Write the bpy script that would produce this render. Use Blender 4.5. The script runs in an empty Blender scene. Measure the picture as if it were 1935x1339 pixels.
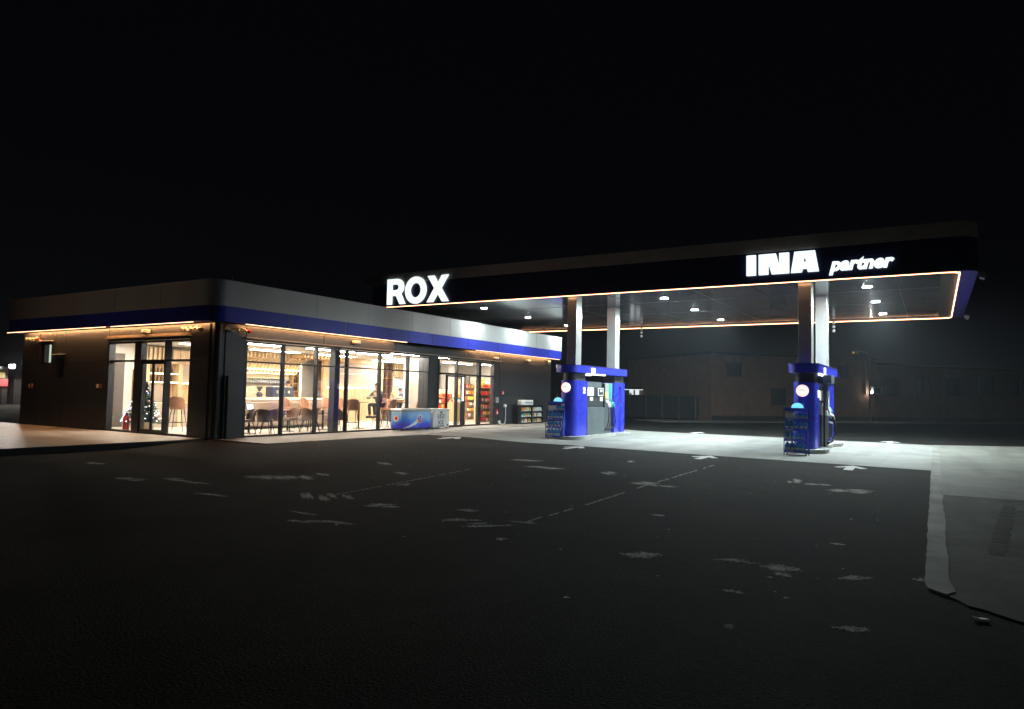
import bpy, bmesh, math, random
from mathutils import Vector, Matrix
random.seed(7)
R = math.radians
S = bpy.context.scene
COL = S.collection

# ------------------------------------------------------------------ camera, world, exposure
F_PX, YAW, PITCH, ROLL = 1314.85, R(31.32), R(3.216), R(1.141)
fw = Vector((math.cos(YAW)*math.cos(PITCH), math.sin(YAW)*math.cos(PITCH), math.sin(PITCH)))
rt = Vector((math.sin(YAW), -math.cos(YAW), 0))
up = rt.cross(fw)
r2 = rt*math.cos(ROLL) + up*math.sin(ROLL)
u2 = -rt*math.sin(ROLL) + up*math.cos(ROLL)
cd = bpy.data.cameras.new('camera'); cam = bpy.data.objects.new('camera', cd); COL.objects.link(cam)
cd.sensor_width = 36; cd.lens = 36*F_PX/1935; cd.clip_end = 600; cd.clip_start = 0.1
M = Matrix((r2, u2, -fw)).transposed().to_4x4(); M.translation = Vector((0, 0, 1.6))
cam.matrix_world = M
S.camera = cam
w = bpy.data.worlds.new('World'); S.world = w; w.use_nodes = True
bgn = w.node_tree.nodes['Background']
sky = w.node_tree.nodes.new('ShaderNodeTexSky'); sky.sky_type = 'NISHITA'
sky.sun_disc = False; sky.sun_elevation = R(4); sky.sun_rotation = R(200)
tint = w.node_tree.nodes.new('ShaderNodeMixRGB'); tint.inputs[0].default_value = .8
tint.inputs[2].default_value = (5.5, 5.6, 9.5, 1)
w.node_tree.links.new(sky.outputs[0], tint.inputs[1]); w.node_tree.links.new(tint.outputs[0], bgn.inputs[0])
bgn.inputs[1].default_value = 0.0002          # a night sky: almost nothing
S.view_settings.view_transform = 'Standard'; S.view_settings.look = 'None'
S.view_settings.gamma = 1; S.view_settings.exposure = 0.35
try:
    S.cycles.use_denoising = True; S.cycles.max_bounces = 10; S.cycles.transparent_max_bounces = 16
    S.cycles.sample_clamp_indirect = 6; S.cycles.caustics_reflective = False; S.cycles.caustics_refractive = False
except Exception: pass

# ------------------------------------------------------------------ materials
MAT = {}
def nt(name):
    m = bpy.data.materials.new(name); m.use_nodes = True; MAT[name] = m
    return m, m.node_tree, m.node_tree.nodes, m.node_tree.links
def pbr(name, col, rough=.5, metal=0, var=.12, scale=3, bump=0, bscale=40, coat=0, stretch=(1,1,1), spec=.5):
    m, t, N, L = nt(name); b = N['Principled BSDF']
    b.inputs['Roughness'].default_value = rough; b.inputs['Metallic'].default_value = metal
    b.inputs['Coat Weight'].default_value = coat; b.inputs['Specular IOR Level'].default_value = spec
    tc = N.new('ShaderNodeTexCoord'); mp = N.new('ShaderNodeMapping'); mp.inputs['Scale'].default_value = stretch
    L.new(tc.outputs['Object'], mp.inputs[0])
    n = N.new('ShaderNodeTexNoise'); n.inputs['Scale'].default_value = scale; n.inputs['Detail'].default_value = 6
    L.new(mp.outputs[0], n.inputs['Vector'])
    rp = N.new('ShaderNodeValToRGB')
    rp.color_ramp.elements[0].position = .3; rp.color_ramp.elements[1].position = .7
    rp.color_ramp.elements[0].color = (*[c*(1-var) for c in col], 1)
    rp.color_ramp.elements[1].color = (*[min(1, c*(1+var)) for c in col], 1)
    L.new(n.outputs['Fac'], rp.inputs[0]); L.new(rp.outputs[0], b.inputs['Base Color'])
    mr = N.new('ShaderNodeMapRange'); mr.inputs['To Min'].default_value = max(.02, rough-.07); mr.inputs['To Max'].default_value = min(1, rough+.07)
    L.new(n.outputs['Fac'], mr.inputs[0]); L.new(mr.outputs[0], b.inputs['Roughness'])
    if bump:
        n2 = N.new('ShaderNodeTexNoise'); n2.inputs['Scale'].default_value = bscale; n2.inputs['Detail'].default_value = 8
        L.new(mp.outputs[0], n2.inputs['Vector'])
        bp = N.new('ShaderNodeBump'); bp.inputs['Strength'].default_value = bump; bp.inputs['Distance'].default_value = .02
        L.new(n2.outputs['Fac'], bp.inputs['Height']); L.new(bp.outputs[0], b.inputs['Normal'])
    return m
def glow(name, col, st):
    m, t, N, L = nt(name); b = N['Principled BSDF']
    b.inputs['Base Color'].default_value = (.6, .6, .6, 1)
    b.inputs['Emission Color'].default_value = (*col, 1); b.inputs['Emission Strength'].default_value = st
    return m
def wood(name, a, bcol, sc=(1, 1, .12), rough=.5):
    m, t, N, L = nt(name); b = N['Principled BSDF']; b.inputs['Roughness'].default_value = rough
    tc = N.new('ShaderNodeTexCoord'); mp = N.new('ShaderNodeMapping'); mp.inputs['Scale'].default_value = sc
    n = N.new('ShaderNodeTexNoise'); n.inputs['Scale'].default_value = 9; n.inputs['Detail'].default_value = 5; n.inputs['Distortion'].default_value = 1.2
    rp = N.new('ShaderNodeValToRGB'); rp.color_ramp.elements[0].position = .35; rp.color_ramp.elements[1].position = .68
    rp.color_ramp.elements[0].color = (*a, 1); rp.color_ramp.elements[1].color = (*bcol, 1)
    L.new(tc.outputs['Object'], mp.inputs[0]); L.new(mp.outputs[0], n.inputs['Vector']); L.new(n.outputs['Fac'], rp.inputs[0]); L.new(rp.outputs[0], b.inputs['Base Color'])
    return m
def glass(name, tint=(.97, .98, .98), refl=1.0):
    m, t, N, L = nt(name); N.remove(N['Principled BSDF']); out = N['Material Output']
    tr = N.new('ShaderNodeBsdfTransparent'); tr.inputs[0].default_value = (*tint, 1)
    gl = N.new('ShaderNodeBsdfGlossy'); gl.inputs['Roughness'].default_value = .01; gl.inputs['Color'].default_value = (refl, refl, refl, 1)
    fr = N.new('ShaderNodeFresnel'); fr.inputs[0].default_value = 1.5
    ge = N.new('ShaderNodeNewGeometry'); mi = N.new('ShaderNodeMapRange')
    mi.inputs['To Min'].default_value = 1.5; mi.inputs['To Max'].default_value = 1/1.5
    L.new(ge.outputs['Backfacing'], mi.inputs[0]); L.new(mi.outputs[0], fr.inputs[0])   # a thin pane: no inner total reflection
    mx = N.new('ShaderNodeMixShader')
    L.new(fr.outputs[0], mx.inputs[0]); L.new(tr.outputs[0], mx.inputs[1]); L.new(gl.outputs[0], mx.inputs[2]); L.new(mx.outputs[0], out.inputs[0])
    return m

def asphalt():
    m, t, N, L = nt('asphalt'); b = N['Principled BSDF']
    tc = N.new('ShaderNodeTexCoord')
    def noise(s, d=6, dist=0, rough=.5):
        n = N.new('ShaderNodeTexNoise'); n.inputs['Scale'].default_value = s; n.inputs['Detail'].default_value = d
        n.inputs['Distortion'].default_value = dist; n.inputs['Roughness'].default_value = rough
        L.new(tc.outputs['Object'], n.inputs['Vector']); return n
    def ramp(src, p0, c0, p1, c1):
        r = N.new('ShaderNodeValToRGB'); r.color_ramp.elements[0].position = p0; r.color_ramp.elements[1].position = p1
        r.color_ramp.elements[0].color = (*c0, 1); r.color_ramp.elements[1].color = (*c1, 1); L.new(src, r.inputs[0]); return r
    fine = ramp(noise(55, 4, 0, .7).outputs['Fac'], .3, (.0045, .0045, .0045), .75, (.0205, .0203, .0198))
    big = ramp(noise(.45, 8, .9, .65).outputs['Fac'], .34, (.45, .45, .45), .66, (1.5, 1.5, 1.5))
    mul = N.new('ShaderNodeMixRGB'); mul.blend_type = 'MULTIPLY'; mul.inputs[0].default_value = 1
    L.new(fine.outputs[0], mul.inputs[1]); L.new(big.outputs[0], mul.inputs[2])
    med = ramp(noise(16, 10, .4, .88).outputs['Fac'], .36, (.35, .35, .35), .66, (2.0, 2.0, 1.95))
    mul2 = N.new('ShaderNodeMixRGB'); mul2.blend_type = 'MULTIPLY'; mul2.inputs[0].default_value = 1
    L.new(mul.outputs[0], mul2.inputs[1]); L.new(med.outputs[0], mul2.inputs[2]); mul = mul2
    sp = ramp(noise(170, 2, 0, .5).outputs['Fac'], .66, (0, 0, 0), .74, (.035, .035, .033))
    add = N.new('ShaderNodeMixRGB'); add.blend_type = 'ADD'; add.inputs[0].default_value = 1
    L.new(mul.outputs[0], add.inputs[1]); L.new(sp.outputs[0], add.inputs[2]); L.new(add.outputs[0], b.inputs['Base Color'])
    b.inputs['Roughness'].default_value = .85; b.inputs['Specular IOR Level'].default_value = .1
    bp = N.new('ShaderNodeBump'); bp.inputs['Strength'].default_value = .9; bp.inputs['Distance'].default_value = .02
    L.new(noise(45, 6).outputs['Fac'], bp.inputs['Height']); L.new(bp.outputs[0], b.inputs['Normal'])
    return m
def concrete(name, c, joints=None, var=.16, stain=.35, rough=.75):
    """joints=(x step, y step): cast slabs with thin dark joints"""
    m, t, N, L = nt(name); b = N['Principled BSDF']
    tc = N.new('ShaderNodeTexCoord')
    n = N.new('ShaderNodeTexNoise'); n.inputs['Scale'].default_value = .8; n.inputs['Detail'].default_value = 9; n.inputs['Roughness'].default_value = .65; n.inputs['Distortion'].default_value = .5
    n2 = N.new('ShaderNodeTexNoise'); n2.inputs['Scale'].default_value = 26; n2.inputs['Detail'].default_value = 5
    mp = N.new('ShaderNodeMapping'); mp.inputs['Scale'].default_value = (.12, 1.1, 1)
    n3 = N.new('ShaderNodeTexNoise'); n3.inputs['Scale'].default_value = 1.3; n3.inputs['Detail'].default_value = 5
    L.new(tc.outputs['Object'], n.inputs[0]); L.new(tc.outputs['Object'], n2.inputs[0]); L.new(tc.outputs['Object'], mp.inputs[0]); L.new(mp.outputs[0], n3.inputs[0])
    rp = N.new('ShaderNodeValToRGB'); rp.color_ramp.elements[0].position = .3; rp.color_ramp.elements[1].position = .72
    rp.color_ramp.elements[0].color = (*[x*(1-var*1.6) for x in c], 1); rp.color_ramp.elements[1].color = (*[x*(1+var) for x in c], 1)
    L.new(n.outputs['Fac'], rp.inputs[0])
    r3 = N.new('ShaderNodeValToRGB'); r3.color_ramp.elements[0].position = .32; r3.color_ramp.elements[1].position = .55
    r3.color_ramp.elements[0].color = (1-stain, 1-stain, 1-stain, 1); r3.color_ramp.elements[1].color = (1, 1, 1, 1)
    L.new(n3.outputs['Fac'], r3.inputs[0])
    mu = N.new('ShaderNodeMixRGB'); mu.blend_type = 'MULTIPLY'; mu.inputs[0].default_value = 1
    L.new(rp.outputs[0], mu.inputs[1]); L.new(r3.outputs[0], mu.inputs[2])
    last = mu
    if joints:
        br = N.new('ShaderNodeTexBrick'); br.offset = 0; br.inputs['Scale'].default_value = 1
        br.inputs['Brick Width'].default_value = joints[0]; br.inputs['Row Height'].default_value = joints[1]
        br.inputs['Mortar Size'].default_value = joints[2]; br.inputs['Mortar Smooth'].default_value = .3
        br.inputs['Color1'].default_value = (1, 1, 1, 1); br.inputs['Color2'].default_value = (.9, .9, .9, 1); br.inputs['Mortar'].default_value = (.55, .55, .55, 1)
        bm_ = N.new('ShaderNodeMapping'); bm_.inputs['Location'].default_value = (.3, 7.3, 0); L.new(tc.outputs['Object'], bm_.inputs[0]); L.new(bm_.outputs[0], br.inputs[0])
        m2 = N.new('ShaderNodeMixRGB'); m2.blend_type = 'MULTIPLY'; m2.inputs[0].default_value = 1
        L.new(last.outputs[0], m2.inputs[1]); L.new(br.outputs[0], m2.inputs[2]); last = m2
    L.new(last.outputs[0], b.inputs['Base Color']); b.inputs['Roughness'].default_value = rough
    bp = N.new('ShaderNodeBump'); bp.inputs['Strength'].default_value = .25; bp.inputs['Distance'].default_value = .01
    L.new(n2.outputs['Fac'], bp.inputs['Height']); L.new(bp.outputs[0], b.inputs['Normal'])
    return m
asphalt()
concrete('apron_concrete', (.30, .31, .295), (4.2, 3.6, .02), .16, .22)
concrete('slab_concrete', (.23, .235, .21), None, .2, .25)
concrete('old_concrete', (.085, .088, .075), None, .5, .65, .85)
concrete('kerb_concrete', (.30, .30, .27), (1.0, 50, .012), .35, .45)
concrete('pavement_tiles', (.30, .29, .27), (.4, .4, .01), .12, .15, .6)
concrete('patio_tiles', (.54, .49, .43), (.6, .6, .008), .1, .12, .42)
concrete('island_concrete', (.42, .43, .41), None, .1, .15)
def broken_paint():
    m = pbr('worn_paint', (.50, .49, .47), .85, var=.35, scale=30); t = m.node_tree; N, L = t.nodes, t.links
    b = N['Principled BSDF']; tc = N.new('ShaderNodeTexCoord'); n = N.new('ShaderNodeTexNoise'); n.inputs['Scale'].default_value = 26; n.inputs['Detail'].default_value = 6; n.inputs['Roughness'].default_value = .7
    L.new(tc.outputs['Object'], n.inputs[0]); r = N.new('ShaderNodeValToRGB'); r.color_ramp.elements[0].position = .35; r.color_ramp.elements[1].position = .95
    fa = N.new('ShaderNodeAttribute'); fa.attribute_name = 'fade'
    m1 = N.new('ShaderNodeMath'); m1.operation = 'MULTIPLY_ADD'; m1.inputs[1].default_value = 4.0; m1.inputs[2].default_value = -1.75; L.new(n.outputs['Fac'], m1.inputs[0])
    m2 = N.new('ShaderNodeMath'); m2.operation = 'MULTIPLY_ADD'; m2.inputs[1].default_value = 1.1; L.new(fa.outputs['Fac'], m2.inputs[0]); L.new(m1.outputs[0], m2.inputs[2])
    L.new(m2.outputs[0], r.inputs[0]); L.new(r.outputs[0], b.inputs['Alpha'])
broken_paint()
pbr('tyre_black', (.035, .035, .03), .9, var=.4, scale=14)
pbr('arrow_paint', (.62, .63, .62), .7, var=.18, scale=9)
pbr('anthracite', (.040, .045, .052), .42, .25, var=.08, scale=1.5)
pbr('anthracite_dark', (.02, .022, .026), .4, .2)
pbr('charcoal_frame', (.035, .038, .045), .35, .4)
pbr('parapet_metal', (.78, .80, .80), .5, .0, var=.05, scale=.8)
pbr('band_blue', (.045, .065, .70), .5, .0, var=.05, scale=1)
pbr('canopy_navy', (.012, .014, .05), .38, .15, var=.1)
pbr('canopy_grey', (.40, .35, .33), .5, .3, var=.08)
pbr('soffit_metal', (.30, .31, .32), .12, .5, var=.02, scale=.5)
pbr('eaves_metal', (.10, .09, .08), .25, .5, var=.05)
pbr('soffit_seam', (.20, .20, .20), .3, .5)
pbr('added_matte_border', (.09, .09, .09), .6, .2)
pbr('lip_violet', (.07, .06, .34), .35, .1, var=.06)
pbr('brushed_steel', (.60, .62, .61), .22, .35, var=.05, scale=2)
pbr('housing_blue', (.045, .06, .72), .28, .05, var=.05, scale=1.5, coat=.4)
pbr('dispenser_grey', (.13, .16, .17), .42, .15)
pbr('dispenser_dark', (.035, .04, .042), .5)
pbr('white_plastic', (.86, .88, .88), .4, var=.04)
pbr('grey_plastic', (.3, .32, .33), .45)
pbr('black_rubber', (.015, .015, .015), .5)
pbr('black_metal', (.02, .02, .022), .35, .6)
pbr('green_plastic', (.03, .42, .25), .4)
pbr('cyan_plastic', (.04, .45, .6), .4)
pbr('yellow_plastic', (.7, .55, .05), .4)
pbr('red_plastic', (.62, .02, .02), .4)
pbr('orange_plastic', (.75, .25, .03), .45)
pbr('bottle_blue', (.07, .33, 1.0), .3, coat=.3, var=.3, scale=12)

pbr('bottle_cyan', (.15, .45, 1.0), .25, coat=.3, var=.2, scale=12)
pbr('label_white', (.80, .83, .86), .5, var=.15, scale=20)
pbr('rack_navy', (.09, .16, .85), .35, .1)
pbr('cream_garland', (.82, .72, .5), .5, var=.1)
pbr('lamp_cream', (.8, .74, .6), .4)
pbr('roof_membrane', (.05, .05, .05), .8)
pbr('inner_white', (.70, .67, .62), .7, var=.03)
pbr('inner_grey', (.32, .31, .30), .6, var=.04)
pbr('inner_taupe', (.40, .33, .27), .6, var=.05)
pbr('beige_marble', (.62, .52, .44), .4, var=.1, scale=1.4)
pbr('cream_wall', (.80, .70, .50), .6, var=.04)
pbr('ceiling_white', (.72, .70, .66), .8, var=.03)
concrete('floor_tiles', (.66, .60, .52), (.8, .8, .006), .06, .05, .3)
pbr('panel_dark', (.10, .085, .08), .5)
pbr('fabric_brown', (.22, .12, .085), .75, var=.15, scale=9)
pbr('fabric_taupe', (.34, .25, .19), .75, var=.12, scale=9)
pbr('leather_rust', (.40, .20, .12), .6, var=.12, scale=6)
pbr('jacket_grey', (.07, .08, .085), .8, var=.25, scale=9)
pbr('trousers_dark', (.03, .03, .04), .8)
pbr('shirt_navy', (.05, .07, .18), .8, var=.2)
pbr('sweater_beige', (.55, .44, .30), .8, var=.12)
pbr('skin', (.62, .36, .25), .5, var=.05)
pbr('hair_dark', (.06, .03, .02), .6, var=.3, scale=40)
pbr('shoe_black', (.02, .02, .02), .5)
pbr('tree_green', (.03, .11, .085), .7, var=.4, scale=20)
pbr('brick_brown', (.24, .125, .08), .85, var=.2, scale=2, bump=.3, bscale=12)
pbr('window_dark', (.03, .035, .04), .15, .1)
pbr('blind_pale', (.34, .33, .32), .7)
pbr('pole_metal', (.20, .20, .20), .5, .5)
pbr('ledge_bronze', (.42, .34, .26), .35, .2)
pbr('sign_dull', (.22, .05, .03), .6)
pbr('stone', (.22, .17, .15), .9, var=.4, scale=9, bump=.5)
pbr('leaf_dark', (.03, .05, .03), .8, var=.4)
pbr('wrapper_brown', (.20, .10, .04), .5, var=.3, scale=15)
wood('oak', (.52, .33, .16), (.72, .50, .28))
wood('oak_light', (.64, .46, .27), (.80, .62, .40))
wood('walnut', (.20, .10, .05), (.32, .18, .09))
wood('oak_across', (.52, .33, .16), (.70, .48, .26), (.12, 1, 1))
glass('window_glass')
glow('sign_white', (.86, 1, .98), .95)
glow('led_warm', (1, .44, .20), 6.5)
glow('led_wall', (1, .50, .23), 4.5)
glow('led_wash', (1, .47, .18), 120)
glow('led_inner', (1, .80, .50), 7)
glow('downlight_lens', (.86, 1, .98), 2700)
glow('downlight_lens_soft', (.86, 1, .98), 380)
glow('ceiling_led', (1, .89, .74), 62)
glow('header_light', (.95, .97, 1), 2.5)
glow('number_white', (1, .95, .95), 1.2)
glow('disc_white', (1, .93, .90), .9)
glow('disc_ring', (1, .22, .12), 2.2)
glow('semicircle_cyan', (.16, .62, 1), 1.1)
glow('screen_white', (.8, .92, 1), .75)
glow('screen_blue', (.05, .30, .65), 1.2)
glow('screen_green', (.35, .7, .6), 1.2)
glow('window_lit', (.75, .85, .70), .8)
glow('window_cyan', (.05, .55, .65), .5)
glow('lamp_white', (1, .93, .82), 60)
glow('lamp_sodium', (1, .36, .06), 4)
glow('lamp_flood', (1, .93, .82), 900)
glow('bulb_blue', (.3, .4, 1), 5)
glow('bulb_white', (1, .95, 1), 5)
glow('bulb_red', (1, .3, .3), 5)
glow('bulb_amber', (1, .75, .35), 3)
glow('sign_red', (.75, .02, .04), .9)
glow('sign_yellow', (.55, .42, .15), .8)
glow('carport_light', (.7, .78, .8), .9)

# freezer wrap: blue print with pale swoosh (a printed pattern on the body)
def freezer_print():
    m, t, N, L = nt('freezer_print'); b = N['Principled BSDF']; b.inputs['Roughness'].default_value = .3
    tc = N.new('ShaderNodeTexCoord'); mp = N.new('ShaderNodeMapping'); mp.inputs['Rotation'].default_value = (0, R(38), 0); mp.inputs['Scale'].default_value = (1, 1, 1)
    n = N.new('ShaderNodeTexNoise'); n.inputs['Scale'].default_value = 1.1; n.inputs['Detail'].default_value = 2
    L.new(tc.outputs['Object'], mp.inputs[0]); L.new(mp.outputs[0], n.inputs[0])
    sx = N.new('ShaderNodeSeparateXYZ'); L.new(tc.outputs['Object'], sx.inputs[0])
    ad = N.new('ShaderNodeMath'); ad.operation = 'MULTIPLY_ADD'; ad.inputs[1].default_value = .9; L.new(sx.outputs[2], ad.inputs[0]); L.new(n.outputs['Fac'], ad.inputs[2])
    rp = N.new('ShaderNodeValToRGB'); e = rp.color_ramp.elements
    e[0].position = .62; e[0].color = (.07, .06, .75, 1); e[1].position = 1.05; e[1].color = (.35, .62, 1.0, 1)
    x = e.new(.8); x.color = (.08, .30, .92, 1)
    L.new(ad.outputs[0], rp.inputs[0]); L.new(rp.outputs[0], b.inputs['Base Color'])
freezer_print()

# ------------------------------------------------------------------ object helpers
def tag(o, label=None, cat=None, group=None, kind=None):
    if label: o['label'] = label
    if cat: o['category'] = cat
    if group: o['group'] = group
    if kind: o['kind'] = kind
    return o
def empty(name, loc, label, cat, group=None, rz=0):
    o = bpy.data.objects.new(name, None); COL.objects.link(o)
    o.location = loc; o.rotation_euler = (0, 0, rz); o.empty_display_size = .2
    return tag(o, label, cat, group)
def copy_tree(o, parent=None):
    c = o.copy(); COL.objects.link(c)
    if parent: c.parent = parent
    for ch in list(o.children): copy_tree(ch, c)
    return c
def copies(proto, spots):
    """spots: (loc, rz, label, group)"""
    out = []
    for i, (loc, rz, lab, grp) in enumerate(spots):
        o = proto if i == 0 else copy_tree(proto)
        o.location = loc; o.rotation_euler = (0, 0, rz); o['label'] = lab
        if grp: o['group'] = grp
        out.append(o)
    return out
class MB:
    def __init__(s): s.b = bmesh.new()
    def box(s, x0, x1, y0, y1, z0, z1, bev=0):
        v = [s.b.verts.new(p) for p in ((x0,y0,z0),(x1,y0,z0),(x1,y1,z0),(x0,y1,z0),(x0,y0,z1),(x1,y0,z1),(x1,y1,z1),(x0,y1,z1))]
        fs = [s.b.faces.new([v[i] for i in q]) for q in ((0,3,2,1),(4,5,6,7),(0,1,5,4),(1,2,6,5),(2,3,7,6),(3,0,4,7))]
        if bev:
            es = {e for f in fs for e in f.edges}
            bmesh.ops.bevel(s.b, geom=list(es), offset=bev, segments=2, affect='EDGES', profile=.5)
        return s
    def ob(s, c, size, rz=0, rx=0, ry=0):
        m = Matrix.Translation(c) @ Matrix.Rotation(rz, 4, 'Z') @ Matrix.Rotation(ry, 4, 'Y') @ Matrix.Rotation(rx, 4, 'X')
        x, y, z = [k/2 for k in size]
        v = [s.b.verts.new(m @ Vector(p)) for p in ((-x,-y,-z),(x,-y,-z),(x,y,-z),(-x,y,-z),(-x,-y,z),(x,-y,z),(x,y,z),(-x,y,z))]
        for q in ((0,3,2,1),(4,5,6,7),(0,1,5,4),(1,2,6,5),(2,3,7,6),(3,0,4,7)): s.b.faces.new([v[i] for i in q])
        return s
    def cone(s, p0, p1, r0, r1=None, n=10):
        r1 = r0 if r1 is None else r1
        p0, p1 = Vector(p0), Vector(p1); d = (p1-p0).normalized()
        a = d.orthogonal().normalized(); b = d.cross(a)
        A = [s.b.verts.new(p0 + (a*math.cos(t)+b*math.sin(t))*r0) for t in [2*math.pi*i/n for i in range(n)]]
        B = [s.b.verts.new(p1 + (a*math.cos(t)+b*math.sin(t))*r1) for t in [2*math.pi*i/n for i in range(n)]]
        for i in range(n): s.b.faces.new((A[i], A[(i+1) % n], B[(i+1) % n], B[i]))
        s.b.faces.new(A[::-1]); s.b.faces.new(B); return s
    def tube(s, pts, r, n=8):
        pts = [Vector(p) for p in pts]; rings = []; a = None
        for i, p in enumerate(pts):
            d = ((pts[min(i+1, len(pts)-1)]-pts[max(i-1, 0)])).normalized()
            a = d.orthogonal().normalized() if a is None else (a - d*a.dot(d)).normalized()
            b = d.cross(a); rr = r[i] if isinstance(r, (list, tuple)) else r
            rings.append([s.b.verts.new(p + (a*math.cos(t)+b*math.sin(t))*rr) for t in [2*math.pi*k/n for k in range(n)]])
        for A, B in zip(rings, rings[1:]):
            for i in range(n): s.b.faces.new((A[i], A[(i+1) % n], B[(i+1) % n], B[i]))
        s.b.faces.new(rings[0][::-1]); s.b.faces.new(rings[-1]); return s
    def prism(s, poly, z0, z1):
        A = [s.b.verts.new((x, y, z0)) for x, y in poly]; B = [s.b.verts.new((x, y, z1)) for x, y in poly]; n = len(poly)
        for i in range(n): s.b.faces.new((A[i], A[(i+1) % n], B[(i+1) % n], B[i]))
        s.b.faces.new(A[::-1]); s.b.faces.new(B); return s
    def xprism(s, poly, a, b, axis='X'):
        """poly in the plane across the axis: X -> (y,z); Y -> (x,z)"""
        f = (lambda t, p: (t, p[0], p[1])) if axis == 'X' else (lambda t, p: (p[0], t, p[1]))
        A = [s.b.verts.new(f(a, p)) for p in poly]; B = [s.b.verts.new(f(b, p)) for p in poly]; n = len(poly)
        for i in range(n): s.b.faces.new((A[i], A[(i+1) % n], B[(i+1) % n], B[i]))
        s.b.faces.new(A[::-1]); s.b.faces.new(B); return s
    def lathe(s, prof, c=(0, 0), n=16):
        rings = [[s.b.verts.new((c[0]+r*math.cos(2*math.pi*i/n), c[1]+r*math.sin(2*math.pi*i/n), z)) for i in range(n)] for r, z in prof]
        for A, B in zip(rings, rings[1:]):
            for i in range(n): s.b.faces.new((A[i], A[(i+1) % n], B[(i+1) % n], B[i]))
        s.b.faces.new(rings[0][::-1]); s.b.faces.new(rings[-1]); return s
    def ball(s, c, r, seg=10, sq=(1, 1, 1)):
        m = Matrix.Translation(c) @ Matrix.Diagonal((*[r*k for k in sq], 1))
        bmesh.ops.create_uvsphere(s.b, u_segments=seg, v_segments=max(5, seg*2//3), radius=1, matrix=m); return s
    def quad(s, *p):
        s.b.faces.new([s.b.verts.new(q) for q in p]); return s
    def sheet(s, poly, z):
        s.b.faces.new([s.b.verts.new((x, y, z)) for x, y in poly]); return s
    def build(s, name, mat, parent=None, org=(0, 0, 0), smooth=False):
        if any(org): bmesh.ops.translate(s.b, vec=-Vector(org), verts=s.b.verts)
        bmesh.ops.recalc_face_normals(s.b, faces=s.b.faces)
        me = bpy.data.meshes.new(name); s.b.to_mesh(me); s.b.free()
        me.materials.append(MAT[mat])
        if smooth:
            for f in me.polygons: f.use_smooth = True
            try: me.set_sharp_from_angle(angle=R(40))
            except Exception: pass
        o = bpy.data.objects.new(name, me); COL.objects.link(o)
        if parent: o.parent = parent
        return o
def pt(name, mat, parent, fn, org=(0, 0, 0), smooth=False):
    m = MB(); fn(m); return m.build(name, mat, parent, org, smooth)
FACE_X = Matrix(((0, 0, -1), (-1, 0, 0), (0, 1, 0))).to_4x4()   # text read by someone looking along +X
FACE_Y = Matrix(((1, 0, 0), (0, 0, -1), (0, 1, 0))).to_4x4()    # text read by someone looking along +Y
def curve_obj(cu, name, mat, parent, mtx):
    tmp = bpy.data.objects.new('tmp', cu); COL.objects.link(tmp)
    dg = bpy.context.evaluated_depsgraph_get()
    me = bpy.data.meshes.new_from_object(tmp.evaluated_get(dg)); bpy.data.objects.remove(tmp)
    me.transform(mtx); me.materials.clear(); me.materials.append(MAT[mat]); me.name = name
    o = bpy.data.objects.new(name, me); COL.objects.link(o)
    if parent: o.parent = parent
    return o
def text(s, size, depth, mat, parent, loc, face=FACE_X, offset=0, shear=0, sx=1, name='lettering', align='LEFT', spacing=1):
    cu = bpy.data.curves.new('t', 'FONT'); cu.body = s; cu.size = size; cu.extrude = depth/2; cu.offset = offset; cu.shear = shear
    cu.align_x = align; cu.space_character = spacing; cu.resolution_u = 4
    return curve_obj(cu, name, mat, parent, Matrix.Translation(loc) @ face @ Matrix.Diagonal((sx, 1, 1, 1)))
def glyph(loops, depth, mat, parent, loc, face=FACE_X, name='letter'):
    cu = bpy.data.curves.new('g', 'CURVE'); cu.dimensions = '2D'; cu.fill_mode = 'BOTH'; cu.extrude = depth/2
    for lp in loops:
        sp = cu.splines.new('POLY'); sp.points.add(len(lp)-1); sp.use_cyclic_u = True
        for i, (x, y) in enumerate(lp): sp.points[i].co = (x, y, 0, 1)
    return curve_obj(cu, name, mat, parent, Matrix.Translation(loc) @ face)
def arc(cx, cy, rx, ry, a0, a1, n=14):
    return [(cx+rx*math.cos(R(a0+(a1-a0)*i/n)), cy+ry*math.sin(R(a0+(a1-a0)*i/n))) for i in range(n+1)]
def round_rect(x0, x1, y0, y1, r, n=8):
    """r: radii of the corners (x0y0, x1y0, x1y1, x0y1)"""
    if not isinstance(r, (tuple, list)): r = (r,)*4
    p = []
    for (cx, cy, a, q) in ((x0+r[0], y0+r[0], 180, r[0]), (x1-r[1], y0+r[1], 270, r[1]), (x1-r[2], y1-r[2], 0, r[2]), (x0+r[3], y1-r[3], 90, r[3])):
        p += arc(cx, cy, q, q, a, a+90, n) if q > 0 else [(cx, cy)]
    return p

# ------------------------------------------------------------------ ground
def sm(t): t = max(0, min(1, t)); return t*t*(3-2*t)
def gz(x, y): return .12*sm((y-11)/3.8)*sm((x-9.8)/2.6)*(1-sm((x-33)/6))*(1-sm((y-32)/8))
def grid_sheet(name, mat, poly_fn, dz, x0, x1, y0, y1, nx, ny):
    m = MB(); V = {}
    for i in range(nx+1):
        for j in range(ny+1):
            u, v = i/nx, j/ny; x, y = poly_fn(u, v)
            V[i, j] = m.b.verts.new((x, y, gz(x, y)+dz))
    for i in range(nx):
        for j in range(ny): m.b.faces.new((V[i, j], V[i+1, j], V[i+1, j+1], V[i, j+1]))
    return m.build(name, mat, smooth=True)
g = MB(); V = {}
xs = [-300, -60, -20, -8] + [-4+k*1.0 for k in range(0, 45)] + [46, 60, 90, 300]
ys = [-300, -60, -20] + [-8+k*1.0 for k in range(0, 50)] + [48, 70, 110, 300]
for i, x in enumerate(xs):
    for j, y in enumerate(ys): V[i, j] = g.b.verts.new((x, y, gz(x, y)))
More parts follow.
